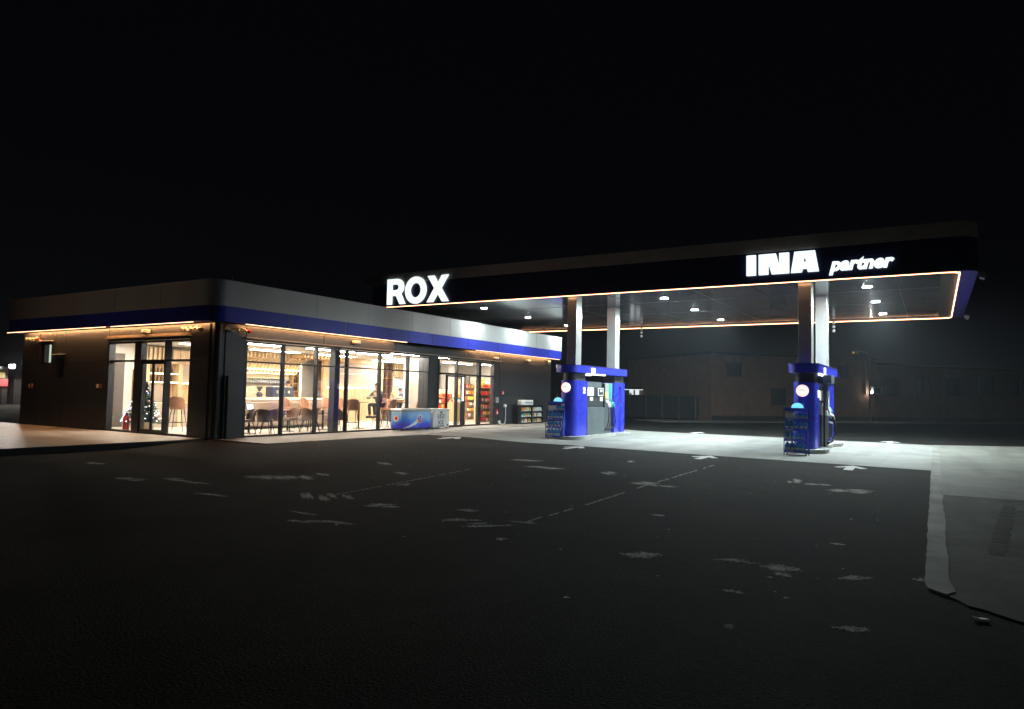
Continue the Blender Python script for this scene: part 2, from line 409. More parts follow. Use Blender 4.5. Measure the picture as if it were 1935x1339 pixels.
for i in range(len(xs)-1):
    for j in range(len(ys)-1): g.b.faces.new((V[i, j], V[i+1, j], V[i+1, j+1], V[i, j+1]))
tag(g.build('asphalt_ground', 'asphalt', smooth=True), 'dark worn asphalt forecourt with pale scuffs', 'ground', kind='structure')
FE = [(0, 18.98), (5, 19.3), (10, 19.9), (13, 19.6), (14.95, 18.9)]            # front edge of the apron: (y, x)
def lerp(T, y):
    for (a, p), (b, q) in zip(T, T[1:]):
        if y <= b: return p+(q-p)*(y-a)/(b-a)
    return T[-1][1]
def pav_y(x): return lerp([(12, 15.15), (18.9, 14.95), (22.5, 15.85), (36, 16.0)], x)
def apron(u, v):
    y = .06 + v*14.8
    xf = lerp(FE, y); xb = 29.95 + .45*min(1, y/6)
    x = xf+(xb-xf)*u
    return x, y + (pav_y(x)-14.86+.02)*max(0, (v-.6)/.4)
tag(grid_sheet('concrete_apron', 'apron_concrete', apron, .012, 0, 0, 0, 0, 24, 30), 'pale concrete apron under the fuel canopy', 'apron', kind='structure')
m = MB(); P_ = [(12.46, 15.15)] + [(x, pav_y(x)) for x in (14, 16, 18.9, 20, 21.2, 22.5, 26, 30, 36)] + [(36, 17.7), (12.46, 17.7)]
m.prism(P_, -.05, .15)
tag(m.build('pavement', 'pavement_tiles'), 'paved strip along the shop front', 'pavement', kind='structure')
m = MB(); m.prism([(-14, 17.72), (12.45, 17.74), (12.45, 34), (-14, 34)], -.05, .15)
tag(m.build('patio', 'patio_tiles'), 'tiled terrace along the side entrance', 'terrace', kind='structure')
m = MB(); m.prism([(-14, 17.60), (12.6, 17.62), (12.6, 17.735), (-14, 17.715)], -.05, .155)
tag(m.build('patio_kerb', 'anthracite_dark'), 'dark kerb along the terrace edge', 'kerb', kind='structure')
# kerb and slab to the right
m = MB(); kx = [6.95+k*.22 for k in range(60)] + [21, 24, 30]
L_ = [(x, .10+random.uniform(-.008, .008)) for x in kx]; R_ = [(x, -.09+.006*math.sin(x*2.1)+random.uniform(-.009, .009)*(1 if x < 15 else .3)) for x in kx]
L_[0] = (7.0, .07); R_[0] = (6.86, -.06); R_[1] = (7.0, -.13)
m.prism(L_ + R_[::-1], -.1, .022)
tag(m.build('kerb', 'kerb_concrete'), 'chipped concrete kerb beside the asphalt', 'kerb', kind='structure')
m = MB(); m.prism([(14.1, .0), (30.1, .0), (31.9, -2.8), (36, -12), (14.0, -12), (14.35, -3), (14.2, -1.2)], -.1, .018)
tag(m.build('side_slab', 'slab_concrete'), 'clean concrete slab to the right of the kerb', 'pavement', kind='structure')
m = MB(); edge = [(6.95, .0), (6.75, -.14), (6.62, -.2)] + [(6.6-.15*k+random.uniform(-.05, .05), -.3-.16*k) for k in range(6)] + [(5.4, -2.2), (5.0, -12)]
m.prism([(14.1, .0)] + edge + [(14.0, -12), (14.35, -3), (14.2, -1.2)], -.1, .014)
tag(m.build('old_side_slab', 'old_concrete'), 'worn dirty concrete slab nearer the camera', 'pavement', kind='structure')
m = MB()
for k in range(46):
    x = 8.9+k*.10; y = -.52-.010*k
    if random.random() < .2: continue
    m.ob((x, y, .0165), (.11, .16+random.uniform(-.03, .03), .002), rz=random.uniform(-.1, .1))
for k in range(40):
    m.ob((12.2+.045*k, -.9-random.uniform(0, .7), .0160+.0003*(k % 5)), (.035, .10, .001), rz=.3)
tag(m.build('tyre_marks', 'tyre_black'), 'dark tyre marks on the worn concrete slab', 'tyre mark', kind='stuff')
# arrows
def arrow(tipx, y, n, sc=1):
    pts = [(0, 0), (-.62, .36), (-.78, .24), (-.55, .10), (-1.25, .10), (-1.3, -.10), (-.55, -.10), (-.78, -.24), (-.62, -.36)]
    m = MB(); cx = tipx; cells = [pts]
    v = [m.b.verts.new((tipx+a*sc, y+b*sc, gz(tipx+a*sc, y+b*sc)+.02)) for a, b in pts]
    m.b.faces.new(v)
    o = m.build('arrow_marking', 'arrow_paint')
    return tag(o, n, 'road marking', 'painted arrows on the asphalt')
arrow(18.85, 1.72, 'white floor arrow before the apron, rightmost of the near arrows')
arrow(19.15, 5.24, 'white floor arrow before the apron, between the two pump islands')
arrow(19.6, 9.3, 'white floor arrow before the apron in line with the left pump')
arrow(19.2, 13.6, 'white floor arrow closest to the freezers and the shop pavement')
arrow(31.6, 9.1, 'faint far arrow on the dark asphalt beyond the apron, left one')
arrow(31.3, 1.5, 'faint far arrow on the dark asphalt beyond the apron, right one')
# pale worn patches (one surface of scuffs nobody could count)
m = MB(); BZ = [0]; FADE = []
def blob(x, y, lx, ly, rz=0, n=34, rag=.22):
    ph = random.uniform(0, 6)
    pts = []
    for i in range(n):
        a = 2*math.pi*i/n; k = 1+rag*(.6*math.sin(3*a+ph)+.4*math.sin(5*a+2*ph))+random.uniform(-.08, .08)
        px, py = lx*k*math.cos(a), ly*k*math.sin(a)
        qx, qy = x+px*math.cos(rz)-py*math.sin(rz), y+px*math.sin(rz)+py*math.cos(rz)
        pts.append((qx, qy))
    BZ[0] += 1; dz = (.0015 if (y < 10.6 or x < 9.5) else .008)+(BZ[0] % 37)*.00006
    c = m.b.verts.new((x, y, gz(x, y)+dz)); vs = [m.b.verts.new((a, b, gz(a, b)+dz)) for a, b in pts]
    for i in range(n): m.b.faces.new((c, vs[i], vs[(i+1) % n]))
    FADE.extend([1.0]+[0.0]*n)
for x, y, a, b, rz in [(7.9,14.8,.10,.32,.25),(6.95,11.85,.09,.30,.3),(7.4,11.35,.08,.30,.2),(7.3,10.6,.06,.25,.3),(8.6,10.2,.16,.33,-.35),(8.95,9.9,.13,.30,-.4),(8.4,10.6,.10,.2,0),(9.5,9.9,.06,.3,-.5),
    (7.47,8.0,.06,.33,-.6),(7.75,7.7,.06,.28,-.6),(6.7,9.2,.05,.28,.2),(6.0,6.6,.05,.12,.2),(6.15,6.3,.07,.24,.3),(6.4,7.0,.03,.2,0),(7.47,6.57,.10,.19,.6),(7.9,5.4,.07,.15,.4),(7.25,5.0,.09,.22,.7),(7.12,4.65,.07,.24,.8),(7.6,4.45,.04,.2,.3),
    (6.6,4.1,.06,.05,0),(6.8,2.54,.09,.15,.5),(7.05,1.28,.12,.16,.4),(6.8,1.2,.06,.05,0),(7.1,1.67,.03,.16,.7),(7.08,.64,.05,.14,.9),(7.38,.15,.05,.04,0),(5.99,1.44,.04,.09,.6),(5.07,1.25,.03,.025,0),(5.03,2.52,.025,.02,0),
    (14.5,2.37,.35,.10,.2),(13.65,1.35,.20,.22,.4),(14.0,1.22,.15,.25,.5),(13.5,5.81,.3,.12,.9),(14.3,1.9,.16,.16,0),(12.3,4.5,.18,.2,.5),(12.1,4.2,.10,.2,.2),(13.4,7.3,.15,.3,.4),(14.6,8.4,.15,.3,.6),(16.2,6.3,.2,.1,.3),(9.2,3.2,.06,.10,.2),(8.6,.9,.05,.08,0),(9.4,7.8,.12,.1,.3),(10.6,9.0,.1,.25,-.4),(11.8,10.4,.1,.25,-.3),(5.5,.55,.05,.10,.5)]:
    for k in range(4):
        s_ = random.uniform(.5, 1.25)
        blob(x+random.uniform(-.8, .8)*a, y+random.uniform(-.8, .8)*b, a*s_, b*s_, rz)
for (x0, y0, x1, y1) in [(7.75, 7.85, 12.2, 8.35), (7.7, 4.4, 9.4, 4.36), (11.6, 4.45, 16.8, 4.5), (9.4, 4.37, 11.0, 4.42)]:
    n = int((x1-x0)/.14)
    for i in range(n):
        if random.random() < .8:
            t = i/n; blob(x0+(x1-x0)*t, y0+(y1-y0)*t+random.uniform(-.012, .012),   .10, .032, random.uniform(-.05, .05)+math.atan2(y1-y0, x1-x0), 9)
for i in range(160):
    blob(random.uniform(6, 18), random.uniform(.6, 13), *[random.uniform(.008, .03)]*2, 0, 7)
sc_ = m.build('scuff_patches', 'worn_paint')
at = sc_.data.attributes.new('fade', 'FLOAT', 'POINT'); at.data.foreach_set('value', FADE)
tag(sc_, 'pale scuffs and worn line paint on the asphalt', 'paint', kind='stuff')

# ------------------------------------------------------------------ shop building
XB, YB, XE, YE, FL = 12.44, 17.376, 32.58, 28.54, .15
OV = .448; Z0B, Z1B, ZT = 3.458, 3.892, 4.594; ZW, ZTR = 3.01, 2.391
BO = (XB, YB, 0)
bld = empty('station_shop', BO, 'long low dark shop and cafe building with pale parapet and blue band', 'building')
def bp_(name, mat, fn, smooth=False, parent=None): return pt(name, mat, parent or bld, fn, BO, smooth)
T = .22
def f(m):   # end wall around openings and rest of the shell
    for (y0, y1, z0, z1) in [(YB+.12, 18.55, FL, 3.45), (18.55, 22.86, ZW+.02, 3.45), (22.86, 25.59, FL, 3.45), (25.59, 26.19, FL, 1.78), (25.59, 26.19, 2.56, 3.45), (26.19, 26.51, FL, 3.45), (26.51, 27.28, FL, 2.32), (26.51, 27.28, 3.06, 3.45), (27.28, YE, FL, 3.45)]:
        m.box(XB+.03, XB+T, y0, y1, z0, z1)
    for (x0, x1, z0, z1) in [(XB+.12, 13.46, FL, 3.45), (13.46, 27.45, ZW+.02, 3.45), (27.45, XE, FL, 3.45)]:
        m.box(x0, x1, YB+.03, YB+T, z0, z1)
    m.box(XB+T, XE, YE-T, YE, FL, 3.45); m.box(XE-T, XE, YB+T, YE-T, FL, 3.45)
    m.lathe([(.12, FL), (.12, 3.45)], (XB+.14, YB+.14), 20)
bp_('wall', 'anthracite', f)
def f(m):   # cladding panels 3 cm proud, thin open joints
    g_ = .012
    ycuts = [YB+.32, 18.53]
    def px(y0, y1, zs):
        for z0, z1 in zs: m.box(XB, XB+.029, y0+g_, y1-g_, z0+g_, z1-g_)
    px(YB+.3, 18.53, [(FL, 1.25), (1.25, 2.35), (2.35, 3.44)])
    px(18.53, 20.7, [(ZW+.03, 3.44)]); px(20.7, 22.88, [(ZW+.03, 3.44)])
    px(22.88, 25.57, [(FL, 1.25), (1.25, 2.35), (2.35, 3.44)])
    px(25.57, 26.21, [(FL, 1.76), (2.58, 3.44)]); px(26.21, 26.49, [(FL, 3.44)]); px(26.49, 27.3, [(FL, 2.30), (3.08, 3.44)]); px(27.3, YE-.02, [(FL, 1.25), (1.25, 2.35), (2.35, 3.44)])
    def py(x0, x1, zs):
        for z0, z1 in zs: m.box(x0+g_, x1-g_, YB, YB+.029, z0+g_, z1-g_)
    py(XB+.3, 13.44, [(FL, 1.1), (1.1, 2.1), (2.1, 3.0), (3.0, 3.44)])
    for a, b in ((13.44, 16.5), (16.5, 20.1), (20.1, 24.9), (24.9, 27.45)): py(a, b, [(ZW+.03, 3.44)])
    py(27.47, XE-.01, [(FL, 3.0)]); py(27.47, XE-.01, [(3.0, 3.44)])
bp_('cladding', 'anthracite', f)
# parapet + band + soffit
A0, A1, B0, B1 = XB-OV, XE+.62, YB-OV, YE+OV
def ring(m, r_out, z0, z1, off=0, th=.12, rad=.45):
    o = round_rect(A0-off, A1+off, B0-off, B1+off, (rad, rad, .1, rad)); i = round_rect(A0-off+th, A1+off-th, B0-off+th, B1+off-th, (rad-th, rad-th, .05, rad-th))
    n = len(o)
    vo0 = [m.b.verts.new((x, y, z0)) for x, y in o]; vo1 = [m.b.verts.new((x, y, z1)) for x, y in o]
    vi0 = [m.b.verts.new((x, y, z0)) for x, y in i]; vi1 = [m.b.verts.new((x, y, z1)) for x, y in i]
    for k in range(n):
        j = (k+1) % n
        m.b.faces.new((vo0[k], vo0[j], vo1[j], vo1[k])); m.b.faces.new((vi0[j], vi0[k], vi1[k], vi1[j]))
        m.b.faces.new((vo1[k], vo1[j], vi1[j], vi1[k])); m.b.faces.new((vo0[j], vo0[k], vi0[k], vi0[j]))
bp_('parapet', 'parapet_metal', lambda m: ring(m, 0, Z1B+.002, ZT, .012), True)
bp_('fascia_band', 'band_blue', lambda m: ring(m, 0, Z0B, Z1B, 0), True)
bp_('coping', 'parapet_metal', lambda m: ring(m, 0, ZT+.002, ZT+.03, .03, .25), True)
for x in [14.6+2.4*k for k in range(8)]:
    bp_('fascia_joint', 'soffit_seam', lambda m: m.box(x-.004, x+.004, B0-.014, B0-.001, Z0B+.01, Z1B-.01)); bp_('fascia_joint', 'soffit_seam', lambda m: m.box(x+1.1, x+1.108, B0-.016, B0-.0125, Z1B+.01, ZT-.01))
for y in [18.6+2.4*k for k in range(4)]:
    bp_('fascia_joint', 'soffit_seam', lambda m: m.box(A0-.014, A0-.001, y-.004, y+.004, Z0B+.01, Z1B-.01)); bp_('fascia_joint', 'soffit_seam', lambda m: m.box(A0-.016, A0-.0125, y+.8, y+.808, Z1B+.01, ZT-.01))
def f(m):
    m.prism(round_rect(A0+.13, A1-.13, B0+.13, B1-.13, (.32, .32, .05, .32)), Z0B+.03, Z0B+.09)
bp_('eaves_soffit', 'eaves_metal', f)
bp_('roof', 'roof_membrane', lambda m: m.prism(round_rect(A0+.14, A1-.14, B0+.14, B1-.14, (.3, .3, .05, .3)), 4.2, 4.28))
bp_('lightning_rod', 'brushed_steel', lambda m: m.tube([(12.75, 17.2, 4.5), (12.75, 17.2, 4.82)], .012, 6))
# LED strips under the eaves, plus added hidden strips washing wall and terrace
def led(name, pts, r=.008, mat='led_wall', parent=None, org=BO): return pt(name, mat, parent or bld, lambda m: m.tube(pts, r, 6), org)
zl = Z0B-.012
led('light_strip', [(A0+.06, 28.9, zl), (A0+.06, 22.4, zl)]); led('light_strip', [(A0+.06, 22.1, zl), (A0+.06, 17.9, zl)])
led('light_strip', [(13.1, B0+.06, zl), (20.3, B0+.06, zl)]); led('light_strip', [(24.9, B0+.06, zl), (32.8, B0+.06, zl)])
for a, b in ((13.3, 20.0), (25.1, 32.6)):
    led('added_wash_strip', [(a, B0+.24, Z0B+.018), (b, B0+.24, Z0B+.018)], .010, 'led_wash')  # added strong strip, kept out of view, to brighten the wall
    bp_('added_wash_shield', 'eaves_metal', lambda m: m.box(a-.1, b+.1, B0+.205, B0+.213, Z0B-.012, Z0B+.029))  # board added to screen the wash strip from the camera
led('added_wash_strip', [(A0+.24, 28.4, Z0B+.018), (A0+.24, 17.9, Z0B+.018)], .010, 'led_wash')
bp_('added_wash_shield', 'eaves_metal', lambda m: m.box(A0+.205, A0+.213, 17.8, 28.5, Z0B-.012, Z0B+.029))
# ledges over the openings
bp_('window_ledge', 'ledge_bronze', lambda m: (m.box(XB-.13, XB+.02, 18.45, 22.9, 3.10, 3.13), m.box(XB-.07, XB+.02, 18.5, 22.88, 3.135, 3.20)))
bp_('window_ledge', 'ledge_bronze', lambda m: (m.box(13.35, 27.5, YB-.11, YB+.02, 3.08, 3.11)))
bp_('window_ledge', 'parapet_metal', lambda m: m.box(XB-.10, XB+.02, 25.5, 26.25, 2.63, 2.66))
bp_('window_ledge', 'parapet_metal', lambda m: m.box(XB-.09, XB+.02, 26.4, 27.35, 3.12, 3.145))
def window(org_name, glassfn, framefn, gm='window_glass'):
    fr = bp_(org_name, 'charcoal_frame', framefn)
    o = pt('pane', gm, fr, glassfn, BO); return fr
# side entrance glazing on the end wall (plane x = XB)
DX = .20
def f(m):
    for y in (22.86, 21.37, 21.08, 19.80, 18.55):
        m.box(XB+.01, XB+.01+DX, y-.03, y+.03, FL, ZW)
    m.box(XB+.01, XB+.01+DX, 21.11, 21.34, FL, ZW)
    for z in (FL+.03, ZTR, ZW-.03):
        for a, b in ((22.83, 21.4), (21.05, 19.83), (19.77, 18.58)):
            m.box(XB+.03, XB+DX, b, a, z-.03, z+.03)
window('entrance_window', lambda m: [m.box(XB+.09, XB+.098, b, a, z0, z1) for a, b in ((22.83, 21.4), (21.05, 19.83), (19.77, 18.58)) for z0, z1 in ((FL+.06, ZTR-.03), (ZTR+.03, ZW-.06)) if not (a == 21.05 and z0 < 1)], f)
def f(m):
    for a, b in ((21.05, 20.45), (20.45, 19.83)):
        m.box(XB+.05, XB+.09, a-.05, a, FL+.06, ZTR-.03); m.box(XB+.05, XB+.09, b, b+.05, FL+.06, ZTR-.03)
        m.box(XB+.05, XB+.09, b+.05, a-.05, FL+.06, FL+.14); m.box(XB+.05, XB+.09, b+.05, a-.05, ZTR-.10, ZTR-.03)
dr = bp_('sliding_door', 'charcoal_frame', f)
pt('pane', 'window_glass', dr, lambda m: (m.box(XB+.066, XB+.072, 20.5, 21.0, FL+.14, ZTR-.1), m.box(XB+.066, XB+.072, 19.88, 20.4, FL+.14, ZTR-.1)), BO)
# two small windows
def f(m):
    for y in (26.51, 27.24, 27.02): m.box(XB+.02, XB+T, y-.02, y+.03, 2.33, 3.05)
    m.box(XB+.02, XB+T, 26.54, 27.22, 2.33, 2.37); m.box(XB+.02, XB+T, 26.54, 27.22, 3.01, 3.05)
window('small_window', lambda m: m.box(XB+.12, XB+.13, 26.54, 27.22, 2.37, 3.01), f)
pt('blind', 'window_lit', bld, lambda m: m.box(XB+.17, XB+.18, 26.54, 27.0, 2.37, 3.01), BO)
def f(m):
    m.box(XB+.02, XB+T, 25.59, 25.64, 1.79, 2.55); m.box(XB+.02, XB+T, 26.14, 26.19, 1.79, 2.55)
    m.box(XB+.02, XB+T, 25.64, 26.14, 1.79, 1.83); m.box(XB+.02, XB+T, 25.64, 26.14, 2.51, 2.55)
window('small_window', lambda m: m.box(XB+.12, XB+.13, 25.64, 26.14, 1.83, 2.51), f, 'window_dark')
# front glazing (plane y = YB)
MX = [13.48, 14.88, 16.26, 17.66, 19.33, 20.93, 22.17]
def f(m):
    for i, x in enumerate(MX): m.box(x-.035, x+.035, YB+.01, YB+.15, FL, ZW)
    for a, b in zip(MX, MX[1:]):
        for z in (FL+.03, ZTR, ZW-.03): m.box(a+.025, b-.025, YB+.03, YB+.12, z-.024, z+.024)
window('front_window', lambda m: [m.box(a+.025, b-.025, YB+.07, YB+.078, z0, z1) for a, b in zip(MX, MX[1:]) for z0, z1 in ((FL+.054, ZTR-.024), (ZTR+.024, ZW-.054))], f)
bp_('pier', 'anthracite', lambda m: m.box(22.21, 22.8, YB+.03, YB+.3, FL, ZW+.018))
bp_('pier', 'anthracite', lambda m: m.box(27.08, 27.45, YB+.01, YB+.25, FL, ZW+.018))
MX2 = [22.84, 24.16, 25.80, 27.05]
def f(m):
    for i, x in enumerate(MX2): m.box(x-.035, x+.035, YB+.01, YB+.15, FL, ZW)
    m.box(25.84, 25.98, YB+.02, YB+.19, FL, ZW)
    for a, b in ((22.84, 24.16), (24.16, 25.8), (25.945, 27.05)):
        for z in (FL+.03, ZTR-.02, ZW-.03):
            if a == 22.84 and z < 2: continue
            m.box(a+.036, b-.036, YB+.03, YB+.17, z-.03, z+.03)
window('shop_window', lambda m: [m.box(a+.036, b-.036, YB+.09, YB+.098, z0, z1) for a, b in ((22.84, 24.16), (24.16, 25.8), (25.945, 27.05)) for z0, z1 in ((FL+.06, ZTR-.05), (ZTR+.01, ZW-.06)) if not (a == 22.84 and z0 < 1)], f)
bp_('mullion', 'charcoal_frame', lambda m: m.box(24.75, 24.80, YB+.05, YB+.15, FL+.06, ZTR-.05))
def f(m):
    y0, y1 = YB-.30, YB-.25
    m.box(22.95, 23.05, y0, y1, FL+.01, ZTR-.08); m.box(24.02, 24.16, y0, y1, FL+.01, ZTR-.08)
    m.box(23.05, 24.02, y0, y1, FL+.01, FL+.10); m.box(23.05, 24.02, y0, y1, ZTR-.14, ZTR-.08)
dr = bp_('shop_door', 'charcoal_frame', f)
pt('pane', 'window_glass', dr, lambda m: m.box(23.05, 24.02, YB-.279, YB-.273, FL+.10, ZTR-.14), BO)
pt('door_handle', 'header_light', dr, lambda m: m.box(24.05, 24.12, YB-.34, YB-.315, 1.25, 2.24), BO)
def f(m): m.box(22.84, 24.16, YB-.24, YB, ZTR-.06, ZTR+.02)
bp_('door_header', 'charcoal_frame', f)
# interior shell
def f(m):
    m.box(XB+T, XE-T, YB+T, YE-T, FL-.05, FL)
bp_('shop_floor', 'floor_tiles', f)
bp_('shop_ceiling', 'ceiling_white', lambda m: m.box(XB+T, XE-T, YB+T, YE-T, 3.12, 3.2))
bp_('inner_wall', 'inner_grey', lambda m: m.box(14.4, XE-T, 24.9, 25.05, FL, 3.12))
bp_('inner_wall', 'inner_white', lambda m: (m.box(XB+T, 14.4, 24.7, 24.85, FL, 3.12), m.box(XB+T, XB+T+.02, 23.0, 24.7, FL, 3.12)))
bp_('inner_wall', 'inner_white', lambda m: m.box(XE-T-.1, XE-T-.01, YB+T, 24.9, FL, 3.12))
bp_('inner_wall', 'beige_marble', lambda m: m.box(22.86, 24.75, 18.9, 19.1, FL, 3.12))
bp_('inner_wall', 'inner_white', lambda m: m.box(22.74, 22.86, 18.9, 19.18, FL, 3.12))
bp_('inner_wall', 'inner_taupe', lambda m: (m.box(14.9, 32.2, 24.80, 24.9, 2.4, 3.12)))
bp_('inner_door', 'panel_dark', lambda m: m.box(13.35, 14.0, 24.64, 24.7, FL, 2.75))
for q in ((17.32, 17.56, YB+.3, YB+.55), (22.25, 22.62, YB+.35, YB+.6), (13.0, 13.4, YB+.25, YB+.6)): bp_('inner_pillar', 'anthracite', lambda m: m.box(*q, FL, 3.12))
bp_('inner_pillar', 'inner_grey', lambda m: m.box(29.2, 29.75, 21.6, 22.1, FL, 3.12))
# ceiling lights: linear; closing front strips added to brighten beige wall and shop front
k = 0
for (x, y, l, d) in [(15.2, 19.3, 2.2, 'x'), (18.6, 19.2, 2.2, 'x'), (21.2, 19.4, 1.8, 'x'), (15.4, 21.8, 2.2, 'x'), (18.4, 22.0, 2.2, 'x'), (21.6, 22.0, 2.0, 'x'), (24.8, 21.0, 2.2, 'x'), (25.6, 18.6, 2.0, 'x'), (28.4, 18.8, 2.2, 'x'), (28.6, 20.6, 2.2, 'x'), (31, 20.0, 2, 'x'), (13.5, 21.0, 2.0, 'y'), (13.5, 23.2, 1.6, 'y'), (26.5, 23.2, 2.4, 'x'), (21.6, 18.1, 1.6, 'x'), (23.6, 18.15, 1.6, 'x'), (30.2, 18.3, 1.8, 'x')]:
    hx, hy = (l/2, .13) if d == 'x' else (.13, l/2)
    fr = bp_('ceiling_light', 'white_plastic', lambda m: m.box(x-hx-.02, x+hx+.02, y-hy-.02, y+hy+.02, 3.075, 3.119))
    pt('diffuser', 'ceiling_led', fr, lambda m: m.box(x-hx, x+hx, y-hy, y+hy, 3.060, 3.0745), BO)

# ---- wall fittings outside
def wall_lamp(loc, rz, lab):
    t = empty('wall_lamp', loc, lab, 'lamp', 'small cream lamps under the eaves', rz)
    pt('lamp_body', 'lamp_cream', t, lambda m: (m.box(-.14, .14, -.16, 0, -.06, .04, .02),))
    pt('bracket', 'charcoal_frame', t, lambda m: m.box(-.10, .10, -.10, .0, -.10, -.062))
    return t
wl = wall_lamp((XB-.01, 20.69, 3.30), -math.pi/2, 'small cream box lamp above the side entrance')
copies(wl, [(wl.location.copy(), -math.pi/2, wl['label'], None),
    ((17.92, YB-.01, 3.30), 0, 'cream cylinder lamp over the middle cafe windows', None),
    ((27.05, YB-.01, 3.24), 0, 'cream lamp above the right end of the shop windows', None),
    ((30.0, YB-.01, 3.27), 0, 'cream lamp over the dark wall right of the shop', None)])
def garland(loc, rz, lab, seed, red):
    rnd = random.Random(seed)
    t = empty('garland', loc, lab, 'decoration', 'twisted cream garlands under the eaves', rz)
    pts = [(x*.09, -.05+.03*math.sin(x*1.3), .05*math.sin(x*1.0)) for x in range(-5, 6)]
    pt('ribbon', 'cream_garland', t, lambda m: m.tube(pts, [.015+.03*abs(math.sin(i*1.1)) for i in range(11)], 8), smooth=True)
    for k in (-.42, .0, .40):
        pt('ball', 'red_plastic' if (red and k > .3) else 'cream_garland', t, lambda m: m.ball((k, -.09, .03*math.sin(k*9)), .062, 10), smooth=True)
garland((XB-.05, 27.55, 3.20), -math.pi/2, 'cream garland with a red ball at the far end of the entrance wall', 1, True)
garland((XB-.05, 18.35, 3.29), -math.pi/2, 'cream garland over the entrance wall beside the corner', 2, False)
garland((13.02, YB-.05, 3.29), 0, 'cream garland ending in a red ball left of the cafe windows', 3, True)
wl2 = empty('emergency_lamp', (32.06, YB-.02, 3.30), 'small warm wall lamp at the right end of the shop', 'lamp')
pt('lamp_body', 'lamp_cream', wl2, lambda m: m.lathe([(.02, .06), (.12, .02), (.10, -.04), (.03, -.10)], (0, -.12), 12), smooth=True)
o = pt('drainpipe', 'black_metal', None, lambda m: (m.tube([(12.80, 17.30, .15), (12.80, 17.30, 1.95)], .05, 10)), smooth=True)
tag(o, 'black upright pipe standing at the front corner of the shop', 'pipe')
def small_box(name, x0, x1, y0, y1, z0, z1, mat, lab, cat, inner=None):
    t = empty(name, ((x0+x1)/2, (y0+y1)/2, z0), lab, cat)
    c = ((x0+x1)/2, (y0+y1)/2, z0)
    pt('casing', mat, t, lambda m: m.box(x0, x1, y0, y1, z0, z1, .008), c)
    if inner: pt('face_plate', inner[0], t, lambda m: m.box(*inner[1:]), c)
    return t
small_box('fire_sign', XB-.05, XB-.003, 23.15, 23.4, 1.50, 1.66, 'sign_dull', 'small red and white plate left of the side entrance', 'sign', ('label_white', XB-.06, XB-.051, 23.27, 23.39, 1.52, 1.64))
small_box('fire_sign', XB-.05, XB-.003, 27.65, 27.85, 1.46, 1.62, 'sign_dull', 'small red and white plate at the far end of the side wall', 'sign', ('label_white', XB-.06, XB-.051, 27.76, 27.84, 1.48, 1.60))
small_box('fire_button', 27.66, 27.80, YB-.05, YB-.003, 1.55, 1.72, 'red_plastic', 'small red alarm box on the dark wall right of the shop windows', 'alarm', ('label_white', 27.72, 27.78, YB-.06, YB-.051, 1.57, 1.68))
small_box('junction_box', 27.16, 27.38, YB-.05, YB+.008, 1.16, 1.42, 'grey_plastic', 'grey box on the pier right of the shop windows', 'box')
small_box('notice_plate', 27.22, 27.36, YB-.04, YB+.008, .62, .86, 'red_plastic', 'small low red plate on the pier right of the shop windows', 'sign', ('label_white', 27.24, 27.34, YB-.05, YB-.041, .64, .76))
t = empty('wall_socket', (27.95, YB, 1.0), 'white socket with a pale cable hanging down the dark wall', 'socket')
pt('socket_box', 'white_plastic', t, lambda m: m.box(-.07, .07, -.09, -.002, -.04, .09, .01))
pt('cable', 'white_plastic', t, lambda m: m.tube([(0, -.06, -.03), (.02, -.07, -.3), (-.02, -.09, -.6), (-.12, -.12, -.80), (-.32, -.14, -.838), (-.5, -.1, -.80)], .014, 6), smooth=True)
pt('plug', 'white_plastic', t, lambda m: m.box(-.58, -.46, -.1, -.02, -.80, -.66, .01))

# ------------------------------------------------------------------ canopy
XF, XK, YR, YL, ZS = 22.28, 34.53, -.62, 20.6, 5.15
ZG, ZC = 6.104, 6.528
CO = (28.4, 10, 0)
can = empty('fuel_canopy', CO, 'wide flat dark canopy with glowing edge over the pumps', 'canopy')
def cp(name, mat, fn, smooth=False, parent=None): return pt(name, mat, parent or can, fn, CO, smooth)
XO, YO = XF-.10, YR-.42
def cring(m, x0, x1, y0, y1, z0, z1, th, rad):
    o = round_rect(x0, x1, y0, y1, rad); i = round_rect(x0+th, x1-th, y0+th, y1-th, tuple(max(.02, r-th) for r in rad)); n = len(o)
    vo0 = [m.b.verts.new((x, y, z0)) for x, y in o]; vo1 = [m.b.verts.new((x, y, z1)) for x, y in o]
    vi0 = [m.b.verts.new((x, y, z0)) for x, y in i]; vi1 = [m.b.verts.new((x, y, z1)) for x, y in i]
    for k in range(n):
        j = (k+1) % n
        m.b.faces.new((vo0[k], vo0[j], vo1[j], vo1[k])); m.b.faces.new((vi0[j], vi0[k], vi1[k], vi1[j]))
        m.b.faces.new((vo1[k], vo1[j], vi1[j], vi1[k])); m.b.faces.new((vo0[j], vo0[k], vi0[k], vi0[j]))
cp('fascia', 'canopy_navy', lambda m: cring(m, XO, XK+.1, YO, YL, ZS+.03, ZG, .12, (.6, .6, .1, .1)), True)
cp('parapet', 'canopy_grey', lambda m: cring(m, XO-.02, XK+.12, YO-.02, YL+.5, ZG+.002, ZC, .3, (.62, .62, .1, .1)), True)
def f(m):   # underside lip outside the light strip
    m.box(XO+.002, XF-.012, YO+.3, YL-.01, ZS, ZS+.028)
cp('edge_lip', 'lip_violet', f)
cp('edge_lip', 'lip_violet', lambda m: m.box(XK+.012, XK+.098, YO+.3, YL-.01, ZS, ZS+.028))
cp('end_lip', 'lip_violet', lambda m: m.prism(round_rect(XO+.002, XK+.098, YO+.002, YR-.012, (.39, .39, 0, 0)), ZS-.001, ZS+.029))
